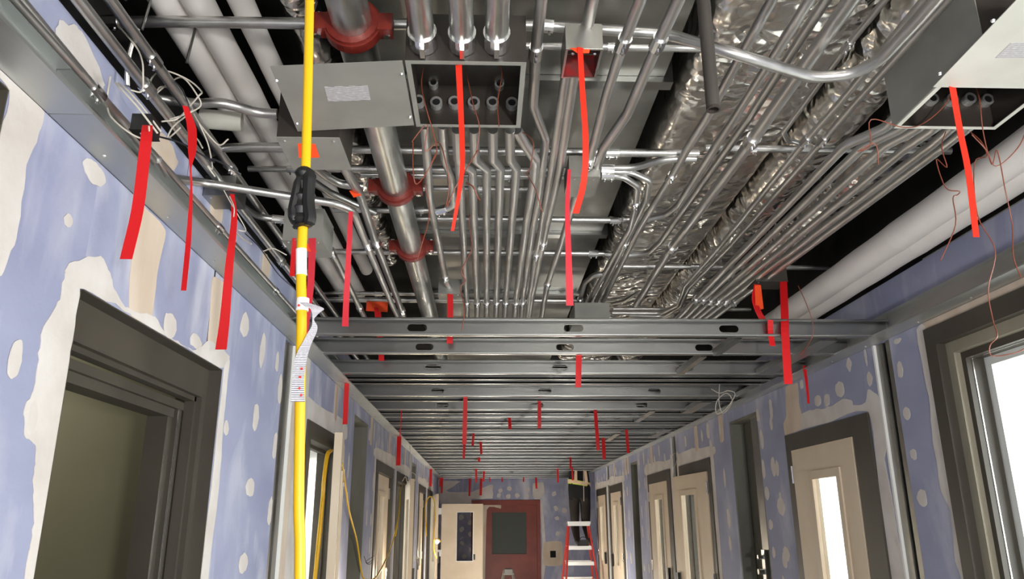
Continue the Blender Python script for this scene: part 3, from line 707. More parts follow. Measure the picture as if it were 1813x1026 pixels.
# conduits
def conduit(label, pts, r=.0165, rad=.10, mt='emt', coup=(), name='conduit', group=None, cat='conduit', n=10, ext0=0, ext1=0, straps=()):
    """pts: list of (px, py, z) photograph points met with the level z"""
    w = [P(a, b, z=z) for a, b, z in pts]
    return wconduit(label, w, r, rad, mt, coup, name, group, cat, n, ext0, ext1)
def wconduit(label, w, r=.0165, rad=.10, mt='emt', coup=(), name='conduit', group=None, cat='conduit', n=10, ext0=0, ext1=0):
    w = [Vector(q) for q in w]
    if ext0: w[0] = w[0]+(w[0]-w[1]).normalized()*ext0
    if ext1: w[-1] = w[-1]+(w[-1]-w[-2]).normalized()*ext1
    root = empty(name, w[0], label, cat, group)
    MB().tube(fillet(w, rad), r, n).build('tube', mt, root, smooth=True)
    for k, t in coup:                      # couplings: segment index, fraction
        p = w[k].lerp(w[k+1], t); d = (w[k+1]-w[k]).normalized()
        c = MB(); c.ring(p, d, r*1.30, r*.9, .05, 12); s = d.orthogonal().normalized()
        s = Vector((0, 0, -1)) if abs(d.z) < .7 else s
        for sg in (-1, 1): c.tube([p+d*.013*sg+s*r*1.2, p+d*.013*sg+s*(r*1.3+.008)], .004, 6)
        c.build('coupling', 'zinc', root)
    return root
def zz(c, z, *pts): return [(a, b, z) for a, b in K(c, *pts)]
RK = 2.84; GR = 'rack of conduits over the corridor'
# --- row leaving the central pull box
conduit('conduit at left of the central row, bending into a small box by the nearest stud', zz('I', 2.82, (752, 222))+zz('F', RK, (355, 300), (440, 730), (460, 770)), .0155, .06, coup=((1, .93),), group=GR)
conduit('conduit that drops from the central box and hooks left into a cross conduit', zz('I', 2.82, (783, 222))+zz('F', RK, (432, 100), (465, 180), (478, 330), (440, 352), (395, 362)), .0155, .05, coup=((4, .5),), group=GR)
conduit('straight conduit directly behind the longest central scarlet ribbon', zz('I', 2.82, (808, 222))+zz('F', RK, (515, 250), (546, 840), (550, 1000)), .0155, .05, coup=((1, 1.),), group=GR)
for nm, a, b in (('first', ((495, -60), (502, 100), (575, 150), (600, 840), (602, 1000)), 0), ('second', ((585, -60), (590, 95), (650, 145), (650, 840), (650, 1000)), 0),
                 ('third', ((682, -60), (682, 95), (721, 140), (700, 840), (698, 1000)), 0), ('fourth', ((770, -60), (772, 95), (804, 140), (748, 840), (738, 1000)), 0)):
    q = zz('F', 2.80, *a[:2])+zz('F', RK, *a[2:])
    conduit('%s from the left of four kinked conduits below the central box' % nm, q, .0165, .05, coup=((2, 1.),), group=GR)
conduit('thick conduit that swings right out of the central box and then runs on', zz('F', 2.80, (805, -60), (850, 20), (902, 95))+zz('F', RK, (896, 190), (860, 400), (800, 840), (790, 1000)), .0175, .08, coup=((4, 1.),), group=GR)
conduit('long conduit with a double bend just right of the central box', zz('C', RK, (215, -60), (200, 0), (165, 320), (150, 640), (225, 840), (205, 1026))+zz('F', RK, (920, 300), (885, 480), (835, 840), (825, 1000)), .0155, .12, coup=((1, .98), (7, 1.)), group=GR, ext0=1.4)
conduit('left conduit of the pair leaving the red-stained open box', zz('C', RK, (352, 420), (262, 1026))+zz('F', RK, (905, 600), (868, 840), (855, 1000)), .0145, .1, coup=((1, .98),), group=GR)
conduit('right conduit of the pair leaving the red-stained open box', zz('C', RK, (402, 425), (310, 1026))+zz('F', RK, (940, 540), (880, 840), (862, 1000)), .0155, .1, coup=((1, .98),), group=GR)
conduit('conduit running from the smaller dark box down to the nearest stud', zz('F', RK-.02, (1118, 275), (1040, 520), (965, 745), (920, 1000)), .0155, .1, coup=((1, .98),), group=GR)
conduit('conduit entering the top of the red-stained open box', zz('C', 2.88, (525, -60), (510, 0), (468, 215)), .0165, coup=((1, .96),), group=GR, ext0=1.4)
conduit('conduit with a compression coupling between the two dark boxes', zz('C', RK, (815, -60), (800, 0), (692, 270), (600, 560), (487, 990)), .0155, .15, coup=((1, .97), (3, .97)), group=GR, ext0=1.4)
conduit('conduit with a shallow bend entering the right top of the smaller dark box', zz('C', RK, (1055, -60), (1030, 0), (905, 265), (720, 690), (575, 900), (530, 1026))+zz('F', RK, (1208, 195)), .0165, .12, coup=((1, .97), (5, .9)), group=GR, ext0=1.4)
# --- sweeps on the foil duct
GB = 'conduits sweeping over the foil duct'
conduit('inner of two conduits sweeping from the smaller dark box towards the grey box', zz('G', 2.88, (188, 178), (300, 183), (378, 235), (368, 340), (340, 450), (205, 690), (128, 832)), .0135, .07, coup=((0, .3), (2, .9)), group=GB)
conduit('outer of two conduits sweeping from the smaller dark box towards the grey box', zz('G', 2.90, (188, 160), (340, 160), (440, 205), (425, 300), (300, 560), (162, 832)), .0135, .07, coup=((0, .2), (3, .9)), group=GB)
conduit('conduit rising right from the smaller dark box in a soft S', zz('G', 2.91, (188, 138), (360, 140), (500, 98), (600, 90), (680, 92)), .014, .12, coup=((0, .2),), group=GB)
conduit('short elbow conduit entering the grey box from the upper right', zz('G', 2.88, (76, 832), (105, 735), (150, 695), (215, 690)), .0135, .05, coup=((0, .08),), group=GB)
conduit('straight conduit with a coupling reaching the grey box', zz('G', 2.90, (1074, -733), (735, -120), (660, 0), (548, 195), (400, 430), (197, 832)), .0145, .2, coup=((0, .4), (2, .97)), group=GB, ext0=1.2)
conduit('conduit bending left into the upper of two cross conduits', zz('G', 2.93, (1269, -733), (880, -120), (800, 0), (590, 330), (520, 385), (420, 408), (300, 408)), .0155, .08, group=GB, ext0=1.2)
conduit('conduit bending left into the lower of two cross conduits', zz('G', 2.95, (1354, -733), (955, -120), (870, 0), (500, 520), (435, 582), (330, 594), (200, 590)), .0155, .08, group=GB, ext0=1.2)
conduit('thick conduit crossing the foil duct with a coupling half way', zz('G', 2.90, (1486, -733), (1060, -130), (970, 0), (540, 575), (370, 850)), .021, .2, coup=((1, .98), (2, .95)), group=GB, ext0=1.2)
conduit('left of two thin conduits that hook left into the grey box', zz('G', 2.90, (1866, -733), (1430, -200), (1250, 0), (820, 530), (625, 750), (590, 850), (500, 895), (245, 893)), .0125, .06, coup=((1, .98),), group=GB, ext0=1.2)
conduit('right of two thin conduits crossing the foil duct', zz('G', 2.90, (1990, -733), (1510, -200), (1340, 0), (865, 540), (645, 760), (600, 860), (510, 912), (330, 905)), .0125, .06, coup=((1, .98),), group=GB, ext0=1.2)
conduit('small conduit curving into the grey box above the stud', zz('G', 2.93, (245, 845), (310, 830), (370, 790), (460, 780)), .0125, .05, group=GB)
# --- thin double conduit at the upper right
conduit('thin conduit at upper right that hooks back beside the foil duct', zz('D', 2.97, (860, -60), (800, 0), (560, 295), (185, 800), (210, 850), (300, 870)), .010, .04, coup=((1, .95),), ext0=1.0)
ry1 = 2.065
# --- fan out of the right pull box
GF = 'six parallel conduits fanning from the right pull box'
ORD = ['leftmost', 'second from left', 'third from left', 'fourth from left', 'fifth from left', 'rightmost']
st = ((1567, 205), (1598, 236), (1630, 236), (1660, 236), (1690, 236), (1718, 240)); mid = ((1497, 257), (1530, 258), (1571, 256), (1612, 256), (1648, 258), (1668, 262))
en = ((1232, 531), (1245, 532), (1258, 534), (1272, 534), (1285, 535), (1300, 536)); fin = ((1206, 560), (1219, 560), (1232, 560), (1246, 560), (1260, 560), (1276, 560))
for k in range(6):
    ex = P(*en[k], z=2.82); mx = P(*mid[k], z=2.82)
    w = [Vector((1.272+.053*k, ry1+.001, 2.80)), Vector((1.272+.053*k, ry1+.09, 2.80)), mx, ex, ex+(ex-mx).normalized()*.7]
    wconduit('%s of six parallel conduits from the right pull box' % ORD[k], w, .0165, .15, coup=((2, .995),), group=GF)
# --- cross conduits
GX = 'conduits crossing the corridor above the rack'
def cross(label, p0, p1, z, r=.0145, coup=((0, .5),), ext=0):
    a = P(*p0, z=z); b = P(*p1, z=z); b.y = a.y = (a.y+b.y)/2
    wconduit(label, [a, b], r, coup=coup, group=GX, ext0=ext, ext1=ext)
cross('cross conduit level with the lower edge of the left grey box', (380, 268), (1240, 266), 2.93, .0155, ((0, .35), (0, .82)))
cross('cross conduit continuing right past the foil duct to the dark corner', (1245, 268), (1690, 262), 2.99, .0145, ((0, .18),))
cross('cross conduit just above the smaller dark box', (560, 300), (1010, 301), 2.93, .0155, ((0, .3),))
cross('cross conduit level with the smaller dark box', (640, 312), (1005, 310), 2.93, .013, ((0, .7),))
cross('cross conduit behind the dangling copper wire', (725, 336), (990, 334), 2.95, .012)
cross('cross conduit behind the hooked central conduit', (590, 372), (790, 372), 2.95, .0145, ((0, .75),))
cross('upper of two cross conduits right of the pink ribbon', (720, 388), (1105, 389), 2.95, .0145, ((0, .96),))
cross('lower of two cross conduits right of the pink ribbon', (575, 446), (1070, 449), 2.95, .0145, ((0, .75), (0, .96)))
cross('bright cross conduit running behind the fan of conduits to the right wall', (1085, 477), (1500, 470), 2.97, .013, ((0, .35),))
cross('cross conduit low in the ceiling beside the grey box', (1085, 548), (1330, 548), 2.97, .012)
cross('strut bar carrying the conduits just above the nearest stud', (560, 531), (1020, 533), 2.93, .017, ())
cross('cross conduit at left above the second grey box', (440, 300), (600, 300), 2.97, .012)
cross('cross conduit low at left behind the orange tag', (560, 520), (780, 520), 2.98, .014)
cross('cross conduit near the top of the view right of the central box', (930, 85), (1250, 82), 2.99, .012)
# --- the long pipe that crosses, then bends back towards the camera at right
conduit('long grey pipe crossing the ceiling and bending sharply at the upper right', [(185, 40, 2.98), (300, 38, 2.98), (560, 42, 2.98), (960, 45, 2.98), (1180, 60, 2.96), (1300, 95, 2.84), (1440, 138, 2.82), (1510, 132, 2.82), (1560, 105, 2.82), (1630, 30, 2.82), (1690, -40, 2.82)], .0165, .15, coup=((0, .1), (3, .02)), n=12, ext1=1.0)
# --- left side conduits
GL = 'conduits along the left wall'
wconduit('bright conduit running low along the left wall above the track', [P(-40, -75, x=XL+.03), P(30, -5, x=XL+.03), P(172, 165, x=XL+.03), P(270, 285, x=XL+.03)], .013, coup=((1, .98),), group=GL)
conduit('bright conduit leaving the left wall, crossing behind the yellow cord and turning along the ceiling', zz('E', 2.595, (110, 95), (150, 165))+zz('E', 2.62, (200, 196))+zz('E', 2.70, (330, 213), (820, 290), (1040, 325), (1130, 362), (1180, 490))+zz('E', 2.74, (1340, 870), (1370, 930)), .0145, .10, coup=((7, .1), (8, .9)), group=GL)
conduit('thick dark conduit from the left grey box down to the nearest stud', zz('E', 2.80, (1040, 60), (1165, 280), (1240, 510), (1385, 890), (1400, 960)), .0175, .12, coup=((2, .03), (2, .97)), group=GL)
conduit('conduit curving out from behind the black taped connector', zz('E', 2.86, (900, 110), (985, 180), (1060, 225), (1180, 235)), .0165, .08, group=GL)
conduit('second conduit curving out behind the taped connector', zz('E', 2.86, (920, 210), (1010, 270), (1120, 320), (1240, 370)), .0155, .08, group=GL)
conduit('conduit running from the lower left grey box to the nearest stud', zz('E', 2.74, (1010, 560), (1160, 860), (1200, 940)), .0145, .1, coup=((0, .05), (1, .1)), group=GL)
conduit('conduit slipping from the left wall behind the ribbon into the lower grey box', zz('E', 2.80, (500, 260), (540, 330), (640, 395), (750, 408)), .0135, .1, coup=((2, .9),), group=GL)
for lb, dz, dx, r in (('upper of two conduits hugging the left wall at the top of the view', .36, .05, .015), ('lower of two conduits hugging the left wall at the top of the view', .27, .045, .015), ('conduit hugging the left wall just above the track', .13, .03, .012)):
    wconduit(lb, [(XL+dx, -.5, ZT+dz), (XL+dx, 8, ZT+dz)], r, coup=((0, .28), (0, .36), (0, .45)), group=GL)
conduit('thick grey conduit that wanders right from the wire tangle at upper left', zz('A', 2.86, (930, 590), (1040, 610), (1200, 630), (1330, 620), (1450, 650), (1560, 685), (1680, 690)), .016, .1, group=GL)
conduit('grey conduit crossing at left below the wire tangle', zz('A', 2.84, (1250, 940), (1330, 900), (1500, 890), (1720, 890)), .015, .08, group=GL)
for k, (a, b) in enumerate((((860, 180), (940, 420)), ((760, 0), (860, 200)), ((1130, 380), (1160, 540)))):
    p = P(*K('A', a)[0], z=2.9); wconduit(('first', 'second', 'third')[k]+' thin hanger rod in the dark void at the upper left', [p, p+Vector((.02, .1, .7))], .004, mt='galv', name='hanger_rod', cat='rod', n=6)
# --- black nipple hanging open
p = P(1263, 195, y=1.32)
rt = empty('drop_pipe', p, 'dark iron pipe hanging straight down with an open end, right of centre', 'pipe')
c = MB(); c.tube([p+Vector((0, 0, .002)), p+Vector((0, 0, 1.15))], .0135, 16, cap=False); c.build('tube', 'blackpipe', rt, smooth=True)
MB().ring(p+Vector((0, 0, .003)), (0, 0, 1), .0137, .0105, .006, 16).build('cut_end', 'boot', rt)
MB().tube([p+Vector((0, 0, .02)), p+Vector((0, 0, .03))], .0128, 12).build('bore', 'hole', rt)

# --- grooved steel main with red couplings
w0, w1 = P(593, 0, z=2.86), P(772, 572, z=2.86)
xm = (w0.x+w1.x)/2
R0 = empty('grooved_pipe', (xm, 2, 2.86), 'fat steel sprinkler main with three red grooved couplings', 'pipe')
MB().tube([(xm, -.4, 2.86), (xm, 6.5, 2.86)], .052, 20).build('tube', 'pipe_steel', R0, smooth=True)
for q in ((607, 45), (690, 332), (720, 437)):
    Y = P(*q, z=2.86).y
    c = MB(); c.ring((xm, Y, 2.86), (0, 1, 0), .070, .052, .05, 24); c.ring((xm, Y, 2.86), (0, 1, 0), .076, .068, .03, 24)
    C1 = c.build('coupling', 'coupling', R0)
    for s in (-1, 1):
        MB().box(xm+s*.066, xm+s*.105, Y-.022, Y+.022, 2.835, 2.885).build('coupling_lug', 'coupling', C1)
        MB().tube([(xm+s*.09, Y, 2.825), (xm+s*.09, Y, 2.895)], .010, 6).build('bolt', 'zinc', C1)
# --- white jacketed pipes
def jacket(label, px0, px1, z, r, y0, y1, dx=0):
    a, b = P(*px0, z=z), P(*px1, z=z); x = (a.x+b.x)/2+dx
    rt = empty('insulated_pipe', (x, (y0+y1)/2, z), label, 'pipe', 'white jacketed pipes')
    y = y0; k = 0
    while y < y1-.01:
        e = min(y+1.35, y1); n = 12
        pts = [(x, y+(e-y)*t/n, z) for t in range(n+1)]; rs = [r*(1+.02*math.sin(t*1.7+k))*(1.02 if t in (0, n) else 1) for t in range(n+1)]
        MB().tube(pts, rs, 24).build('jacket_length', 'white_pipe', rt, smooth=True); y = e; k += 1
    return rt
jacket('left of the twin white jacketed pipes at upper left', (298, 0), (608, 519), 3.05, .045, -.3, 4.9, 0)
jacket('right of the twin white jacketed pipes at upper left', (298, 0), (608, 519), 3.05, .044, -.3, 4.9, .092)
jacket('white jacketed pipe between the twin pipes and the steel main', (455, 60), (645, 470), 3.12, .038, .2, 4.6)
q = P(440, 12, z=3.12); o = MB(); o.tube([(q.x+.0, 1.45, 3.12), (q.x, 1.62, 3.12)], .048, 20); tag(o.build('pipe_clamp', 'pipe_steel', smooth=True), 'bare metal sleeve around the white pipe at the top left', 'clamp')
jacket('upper, fatter white jacketed pipe along the right wall', (1800, 268), (1400, 555), 2.80, .064, .4, 5.2, -.005)
q = P(1800, 268, z=2.80).x*.5+P(1400, 555, z=2.80).x*.5-.005
jacket('lower white jacketed pipe along the right wall', (1800, 268), (1400, 555), 2.775, .058, .4, 5.0, .113)
# old brown pipe stub at upper left
q = P(355, 210, z=2.88); o = MB(); o.tube([q, q+Vector((.13, .02, 0))], .032, 16); tag(o.build('pipe_stub', 'boxlight', smooth=True), 'capped grubby pipe stub beside the wire tangle', 'pipe')

# ------------------------------------------------------------------ boxes
ZB = 2.75
def sheet_frame(root, x0, x1, y0, y1, lip, z, mt):
    c = MB(); t = .0016
    for q in ((x0, x1, y0, y0+lip), (x0, x1, y1-lip, y1), (x0, x0+lip, y0+lip, y1-lip), (x1-lip, x1, y0+lip, y1-lip)): c.box(q[0], q[1], q[2], q[3], z, z+t)
    return c.build('flange', mt, root)
def pull_box(label, x0, x1, y0, y1, z0, z1, mt, lipmt, holes, lip=.014):
    rt = empty('pull_box', ((x0+x1)/2, (y0+y1)/2, z0), label, 'box'); t = .002
    c = MB()
    c.box(x0, x1, y0, y0+t, z0, z1); c.box(x0, x1, y1-t, y1, z0, z1); c.box(x0, x0+t, y0+t, y1-t, z0, z1); c.box(x1-t, x1, y0+t, y1-t, z0, z1); c.box(x0, x1, y0, y1, z1, z1+t)
    c.build('body', mt, rt); sheet_frame(rt, x0, x1, y0, y1, lip, z0-.0016, lipmt)
    for hx, hz, r in holes:               # conduit connectors in the far side
        k = MB(); k.ring((hx, y1-.012, hz), (0, 1, 0), r*1.12, r*.72, .022, 16); cn = k.build('connector', 'alu', rt)
        MB().tube([(hx, y1-.020, hz), (hx, y1-.0025, hz)], r*.72, 14).build('bore', 'hole', cn)
    return rt
bx0, bx1, by0, by1 = -.213, .103, 1.745, 2.092
bz1 = P(705, 25, y=by0).z
hl = []
for q in ((742, 184), (773, 187), (805, 186), (839, 187), (872, 187), (906, 188), (768, 153), (884, 155)):
    p = P(*q, y=by1); hl.append((p.x, p.z, .0165 if q[1] > 170 else .013))
PB = pull_box('large brown grey pull box hanging open at upper centre, scarlet ribbon hanging from it', bx0, bx1, by0, by1, ZB, bz1, 'boxdark', 'boxpaint', hl)
def slab_plate(name, corners, th, mt, parent):
    c = MB(); c.hexa([Vector(q) for q in corners]+[Vector(q)+Vector((0, 0, th)) for q in corners]); return c.build(name, mt, parent)
cz = ZB-.0045
cv = [P(*q, z=cz) for q in ((478, 118), (712, 108), (733, 222), (527, 233))]
CV = empty('box_cover', cv[0].lerp(cv[2], .5), 'grey steel cover plate swung aside left of the large open pull box', 'cover')
pl = slab_plate('plate', cv, .002, 'boxpaint', CV)
lb = [P(*q, z=cz-.0008) for q in ((574, 154), (651, 152), (656, 177), (581, 180))]
def uvq(c4):
    o, u, v = c4[0], c4[1]-c4[0], c4[3]-c4[0]
    return lambda p: ((p-o).dot(u)/u.length_squared, (p-o).dot(v)/v.length_squared)
c = MB(); c.hexa(lb+[q+Vector((0, 0, .0007)) for q in lb]); c.build('label_sticker', 'label', CV, uv=uvq(lb))
for q in ((711, 131), (726, 207), (490, 143), (526, 219)):
    p = P(*q, z=cz); MB().tube([p, p+Vector((0, 0, -.004))], [.005, .003], 8).build('screw', 'zinc', CV)
# three big conduits into the near side
for k, (px, py, r) in enumerate(((750, 78, .032), (819, 80, .031), (879, 80, .030))):
    p = P(px, py, y=by0)
    rt = wconduit(('left', 'middle', 'right')[k]+' of three fat conduits entering the near side of the large pull box', [(p.x, -.8, p.z), (p.x, by0+.02, p.z)], r, mt='pipe_steel', n=18, group='three fat conduits at top centre')
    c = MB(); c.ring((p.x, by0-.03, p.z), (0, 1, 0), r*1.17, r*.95, .055, 20); c.box(p.x-.006, p.x+.006, by0-.05, by0-.012, p.z-r*1.17-.014, p.z-r*1.1); c.build('connector', 'zinc', rt)
# right pull box
rx0, rx1, ry0, ry1 = 1.245, 1.562, 1.62, 2.065
rz1 = ZB+.19
hl = []
for q in ((1645, 180), (1711, 180), (1680, 181), (1742, 182), (1608, 182)):
    p = P(*q, y=ry1); hl.append((p.x, p.z, .0165))
pull_box('dark pull box hanging open at the upper right with a pale sliding cover', rx0, rx1, ry0, ry1, ZB, rz1, 'boxdark', 'boxlight', hl)
MB  # left cheek of the right box reads as lighter grey paint
tag(MB().box(rx0-.003, rx0-.0005, ry0, ry1, ZB, rz1).build('side_plate', 'boxpaint'), 'grey side plate on the left cheek of the right pull box', 'plate')
rc = [Vector((1.215, 1.40, cz)), Vector((1.60, 1.40, cz)), Vector((1.60, 1.828, cz)), Vector((1.232, 1.828, cz))]
RC = empty('box_cover', rc[0].lerp(rc[2], .5), 'pale grey cover plate slid towards the camera under the right pull box', 'cover')
slab_plate('plate', rc, .002, 'boxlight', RC)
lb = [P(*q, z=cz-.0008) for q in ((1790, 76), (1850, 76), (1830, 103), (1762, 103))]
c = MB(); c.hexa(lb+[q+Vector((0, 0, .0007)) for q in lb]); c.build('label_sticker', 'label', RC, uv=uvq(lb))
for q in ((1758, 36), (1664, 130)):
    p = P(*q, z=cz); MB().tube([p, p+Vector((0, 0, -.004))], [.006, .004], 8).build('screw', 'zinc', RC)
p = P(1730, 60, y=ry0)
rt = wconduit('fat dark conduit entering the right pull box from the camera side', [(1.40, -.5, ZB+.14), (1.40, ry0+.02, ZB+.14)], .034, mt='blackpipe', n=18)
MB().ring((1.40, ry0-.02, ZB+.14), (0, 1, 0), .041, .032, .05, 20).build('connector', 'zinc', rt)
# closed or half open boxes
def small_box(label, pxs, z0, dep, h, mt='boxpaint', lid=None, open_=False, inner='boxdark'):
    """pxs: left, right pixel on the near lower edge, py of that edge; box stands above z0"""
    x0p, x1p, py = pxs; a = P(x0p, py, z=z0); b = P(x1p, py, z=z0); y0 = (a.y+b.y)/2
    rt = empty('junction_box', ((a.x+b.x)/2, y0+dep/2, z0), label, 'box'); x0, x1, y1, z1, t = a.x, b.x, y0+dep, z0+h, .002
    c = MB(); c.box(x0, x1, y0, y0+t, z0, z1); c.box(x0, x1, y1-t, y1, z0, z1); c.box(x0, x0+t, y0+t, y1-t, z0, z1); c.box(x1-t, x1, y0+t, y1-t, z0, z1); c.box(x0, x1, y0, y1, z1, z1+t)
    c.build('body', mt, rt)
    if open_:
        MB().box(x0+t, x1-t, y1-t-.001, y1-t-.0002, z0+.002, z1-.002).build('back_paint', inner, rt)
        sheet_frame(rt, x0, x1, y0, y1, .006, z0-.0015, 'zinc')
    else: MB().box(x0-.002, x1+.002, y0-.002, y1+.002, z0-.003, z0-.0005).build('cover', lid or mt, rt)
    for sx in (x0+.02, x1-.02):
        MB().tube([(sx, y0+.02, z0-.003), (sx, y0+.02, z0-.006)], [.005, .003], 8).build('screw', 'zinc', rt)
    return (x0, x1, y0, y1, z0, z1)
M['redstain'] = vary(mat('red_overspray', (.25, .02, .02), .45), (.30, .015, .015), (.10, .05, .045), (25, 25, 25), 4)
B1 = small_box('open box stained red inside, at top centre, scarlet ribbon on its rim', (1002, 1068, 86), 2.80, .14, .075, 'duct', open_=True, inner='redstain')
B2 = small_box('smaller dark steel box below the red-stained box, conduits on every side', (1008, 1062, 312), 2.80, .18, .08, 'duct', 'duct')
B3 = small_box('dark grey junction box half hidden behind the swung cover plate', (490, 600, 243), 2.73, .22, .16, 'boxdark', 'boxpaint')
B4 = small_box('grey junction box behind the black taped connector', (500, 570, 425), 2.66, .2, .13, 'boxpaint', 'boxpaint')
B5 = small_box('plain grey box resting right behind the nearest stud, right of centre', (1018, 1080, 566), 2.74, .3, .1, 'boxpaint', 'boxpaint')
B6 = small_box('little box above the nearest stud where the left central conduit ends', (776, 817, 520), 2.80, .12, .08, 'duct', 'duct')
B7 = small_box('clear coated outlet box on the left wall behind the second ribbon', (360, 415, 345), 2.68, .12, .07, 'galv', 'galv')
B8 = small_box('black box on the left wall inside the white wire loop', (230, 264, 228), 2.535, .06, .04, 'black', 'black')

B9 = small_box('dark junction box above the nearest stud by the white pipes, red ribbon below', (1338, 1395, 498), 2.80, .14, .07, 'boxdark', 'boxdark')
# ------------------------------------------------------------------ hanging ribbons
STY = P(790, 532, z=2.93).y
def ribbon(label, pts, wpx, y, mt='ribbon', twist=.25, cat='ribbon', group='red ribbons hanging from the ceiling boxes', flag=None, name='red_ribbon'):
    yl = y if isinstance(y, (list, tuple)) else [y]*len(pts); y = sum(yl)/len(yl)
    w = [P(a, b, y=q) for (a, b), q in zip(pts, yl)]
    for i, q in enumerate(w): q.y += (0 if i == 0 else .012)*math.sin(i*1.3+pts[0][0])
    sp = spline(w, 4) if len(w) > 2 else [w[0].lerp(w[1], t/6) for t in range(7)]
    c = MB(); vs = []; fs = []; n = len(sp); ws = wpx if isinstance(wpx, (list, tuple)) else (wpx, wpx)
    ph = random.uniform(-.5, .5)
    for i, q in enumerate(sp):
        t = i/(n-1); ft = t*(len(ws)-1); fi = min(int(ft), len(ws)-2); wd = (ws[fi]+(ws[fi+1]-ws[fi])*(ft-fi))*(y/math.cos(PITCH)*1.02)/F_PX/2
        an = ph*twist*2+twist*math.sin(t*3+ph*4)*.6; ax = Vector((math.cos(an), math.sin(an), 0))*wd/max(.5, math.cos(an)); nn = Vector((-math.sin(an), math.cos(an), 0))*.0005
        vs += [q-ax-nn, q+ax-nn, q+ax+nn, q-ax+nn]
    for i in range(n-1):
        for k in range(4): fs.append((i*4+k, i*4+(k+1) % 4, i*4+4+(k+1) % 4, i*4+4+k))
    fs += [(0, 1, 2, 3), (n*4-4, n*4-1, n*4-2, n*4-3)]
    o = c.add(vs, fs).build(name, mt)
    return tag(o, label, cat, group)
I = lambda *p: list(p)
def top(px, py, z): return P(px, py, z=z).y
ribbon('long red ribbon nearest the left edge, below the loop of white wire', I((261, 222), (263, 245), (255, 290), (240, 370), (220, 457)), (19, 21), B8[2]-.0035)
ribbon('thin twisted red ribbon between the two long ribbons on the left wall', I((328, 188), (338, 225), (342, 270), (340, 300), (338, 335), (331, 420), (324, 514)), (9, 15, 13, 3, 4, 9, 9), top(336, 190, 2.70), twist=.3)
ribbon('long red ribbon on the left reaching lowest over the blue wall', I((411, 344), (416, 390), (408, 470), (398, 560), (389, 618)), (7, 19), B7[2]-.0035)
ribbon('short red ribbon left of the yellow cord behind the black connector', I((521, 422), (519, 445), (516, 488)), (7, 9), B4[2]-.003)
ribbon('pinkish red ribbon just right of the yellow cord', I((553, 422), (549, 500), (543, 560), (540, 600)), (13, 9), B4[2]-.0035, 'ribbon_pink')
ribbon('pink ribbon hanging alone left of the steel main', I((621, 375), (617, 450), (612, 530), (611, 578)), (8, 11), top(621, 374, 2.685), 'ribbon_pink')
ribbon('scarlet ribbon hanging out of the large pull box', I((812, 115), (816, 200), (819, 290), (813, 345), (801, 408)), (12, 6), top(812, 115, ZB), 'ribbon_hot')
ribbon('scarlet ribbon hanging from the red-stained box', I((1027, 84), (1030, 160), (1036, 250), (1034, 320), (1020, 375)), (11, 12), top(1027, 84, 2.80), 'ribbon_hot')
ribbon('pink ribbon hanging from the smaller dark box', I((1008, 300), (1004, 370), (1006, 450), (1009, 541)), (6, 13), top(1006, 320, 2.78), 'ribbon_pink')
ribbon('large scarlet ribbon hanging from the right pull box', I((1686, 152), (1698, 230), (1710, 310), (1727, 421)), (17, 12), top(1686, 152, ZB), 'ribbon_hot')
ribbon('long red ribbon crossing the nearest stud near the right wall', I((1387, 499), (1389, 562), (1392, 600), (1397, 680)), (12, 14), (B9[2], 3.66, 3.62, 3.60), 'ribbon')
ribbon('short red ribbon draped on the nearest stud left of the long right one', I((1364, 567), (1366, 590), (1368, 613)), (11, 10), 3.641, 'ribbon')
ribbon('red ribbon curling below the orange tag near the right end of the nearest stud', I((1340, 504), (1336, 528), (1340, 550), (1349, 566)), (10, 12), B9[2]-.004, 'ribbon')
ribbon('thin dark red ribbon against the right wall', I((1424, 648), (1427, 680), (1432, 715)), (6, 4), 4.5, 'ribbon')
ribbon('red ribbon behind the nearest stud in the middle, above the left oval hole', I((797, 521), (797, 565), (796, 608)), (10, 10), B6[2]-.003, 'ribbon')
ribbon('red ribbon beneath the flat orange tag at left, broken by the studs', I((668, 545), (672, 590), (676, 640)), (11, 9), STY-.018, 'ribbon')
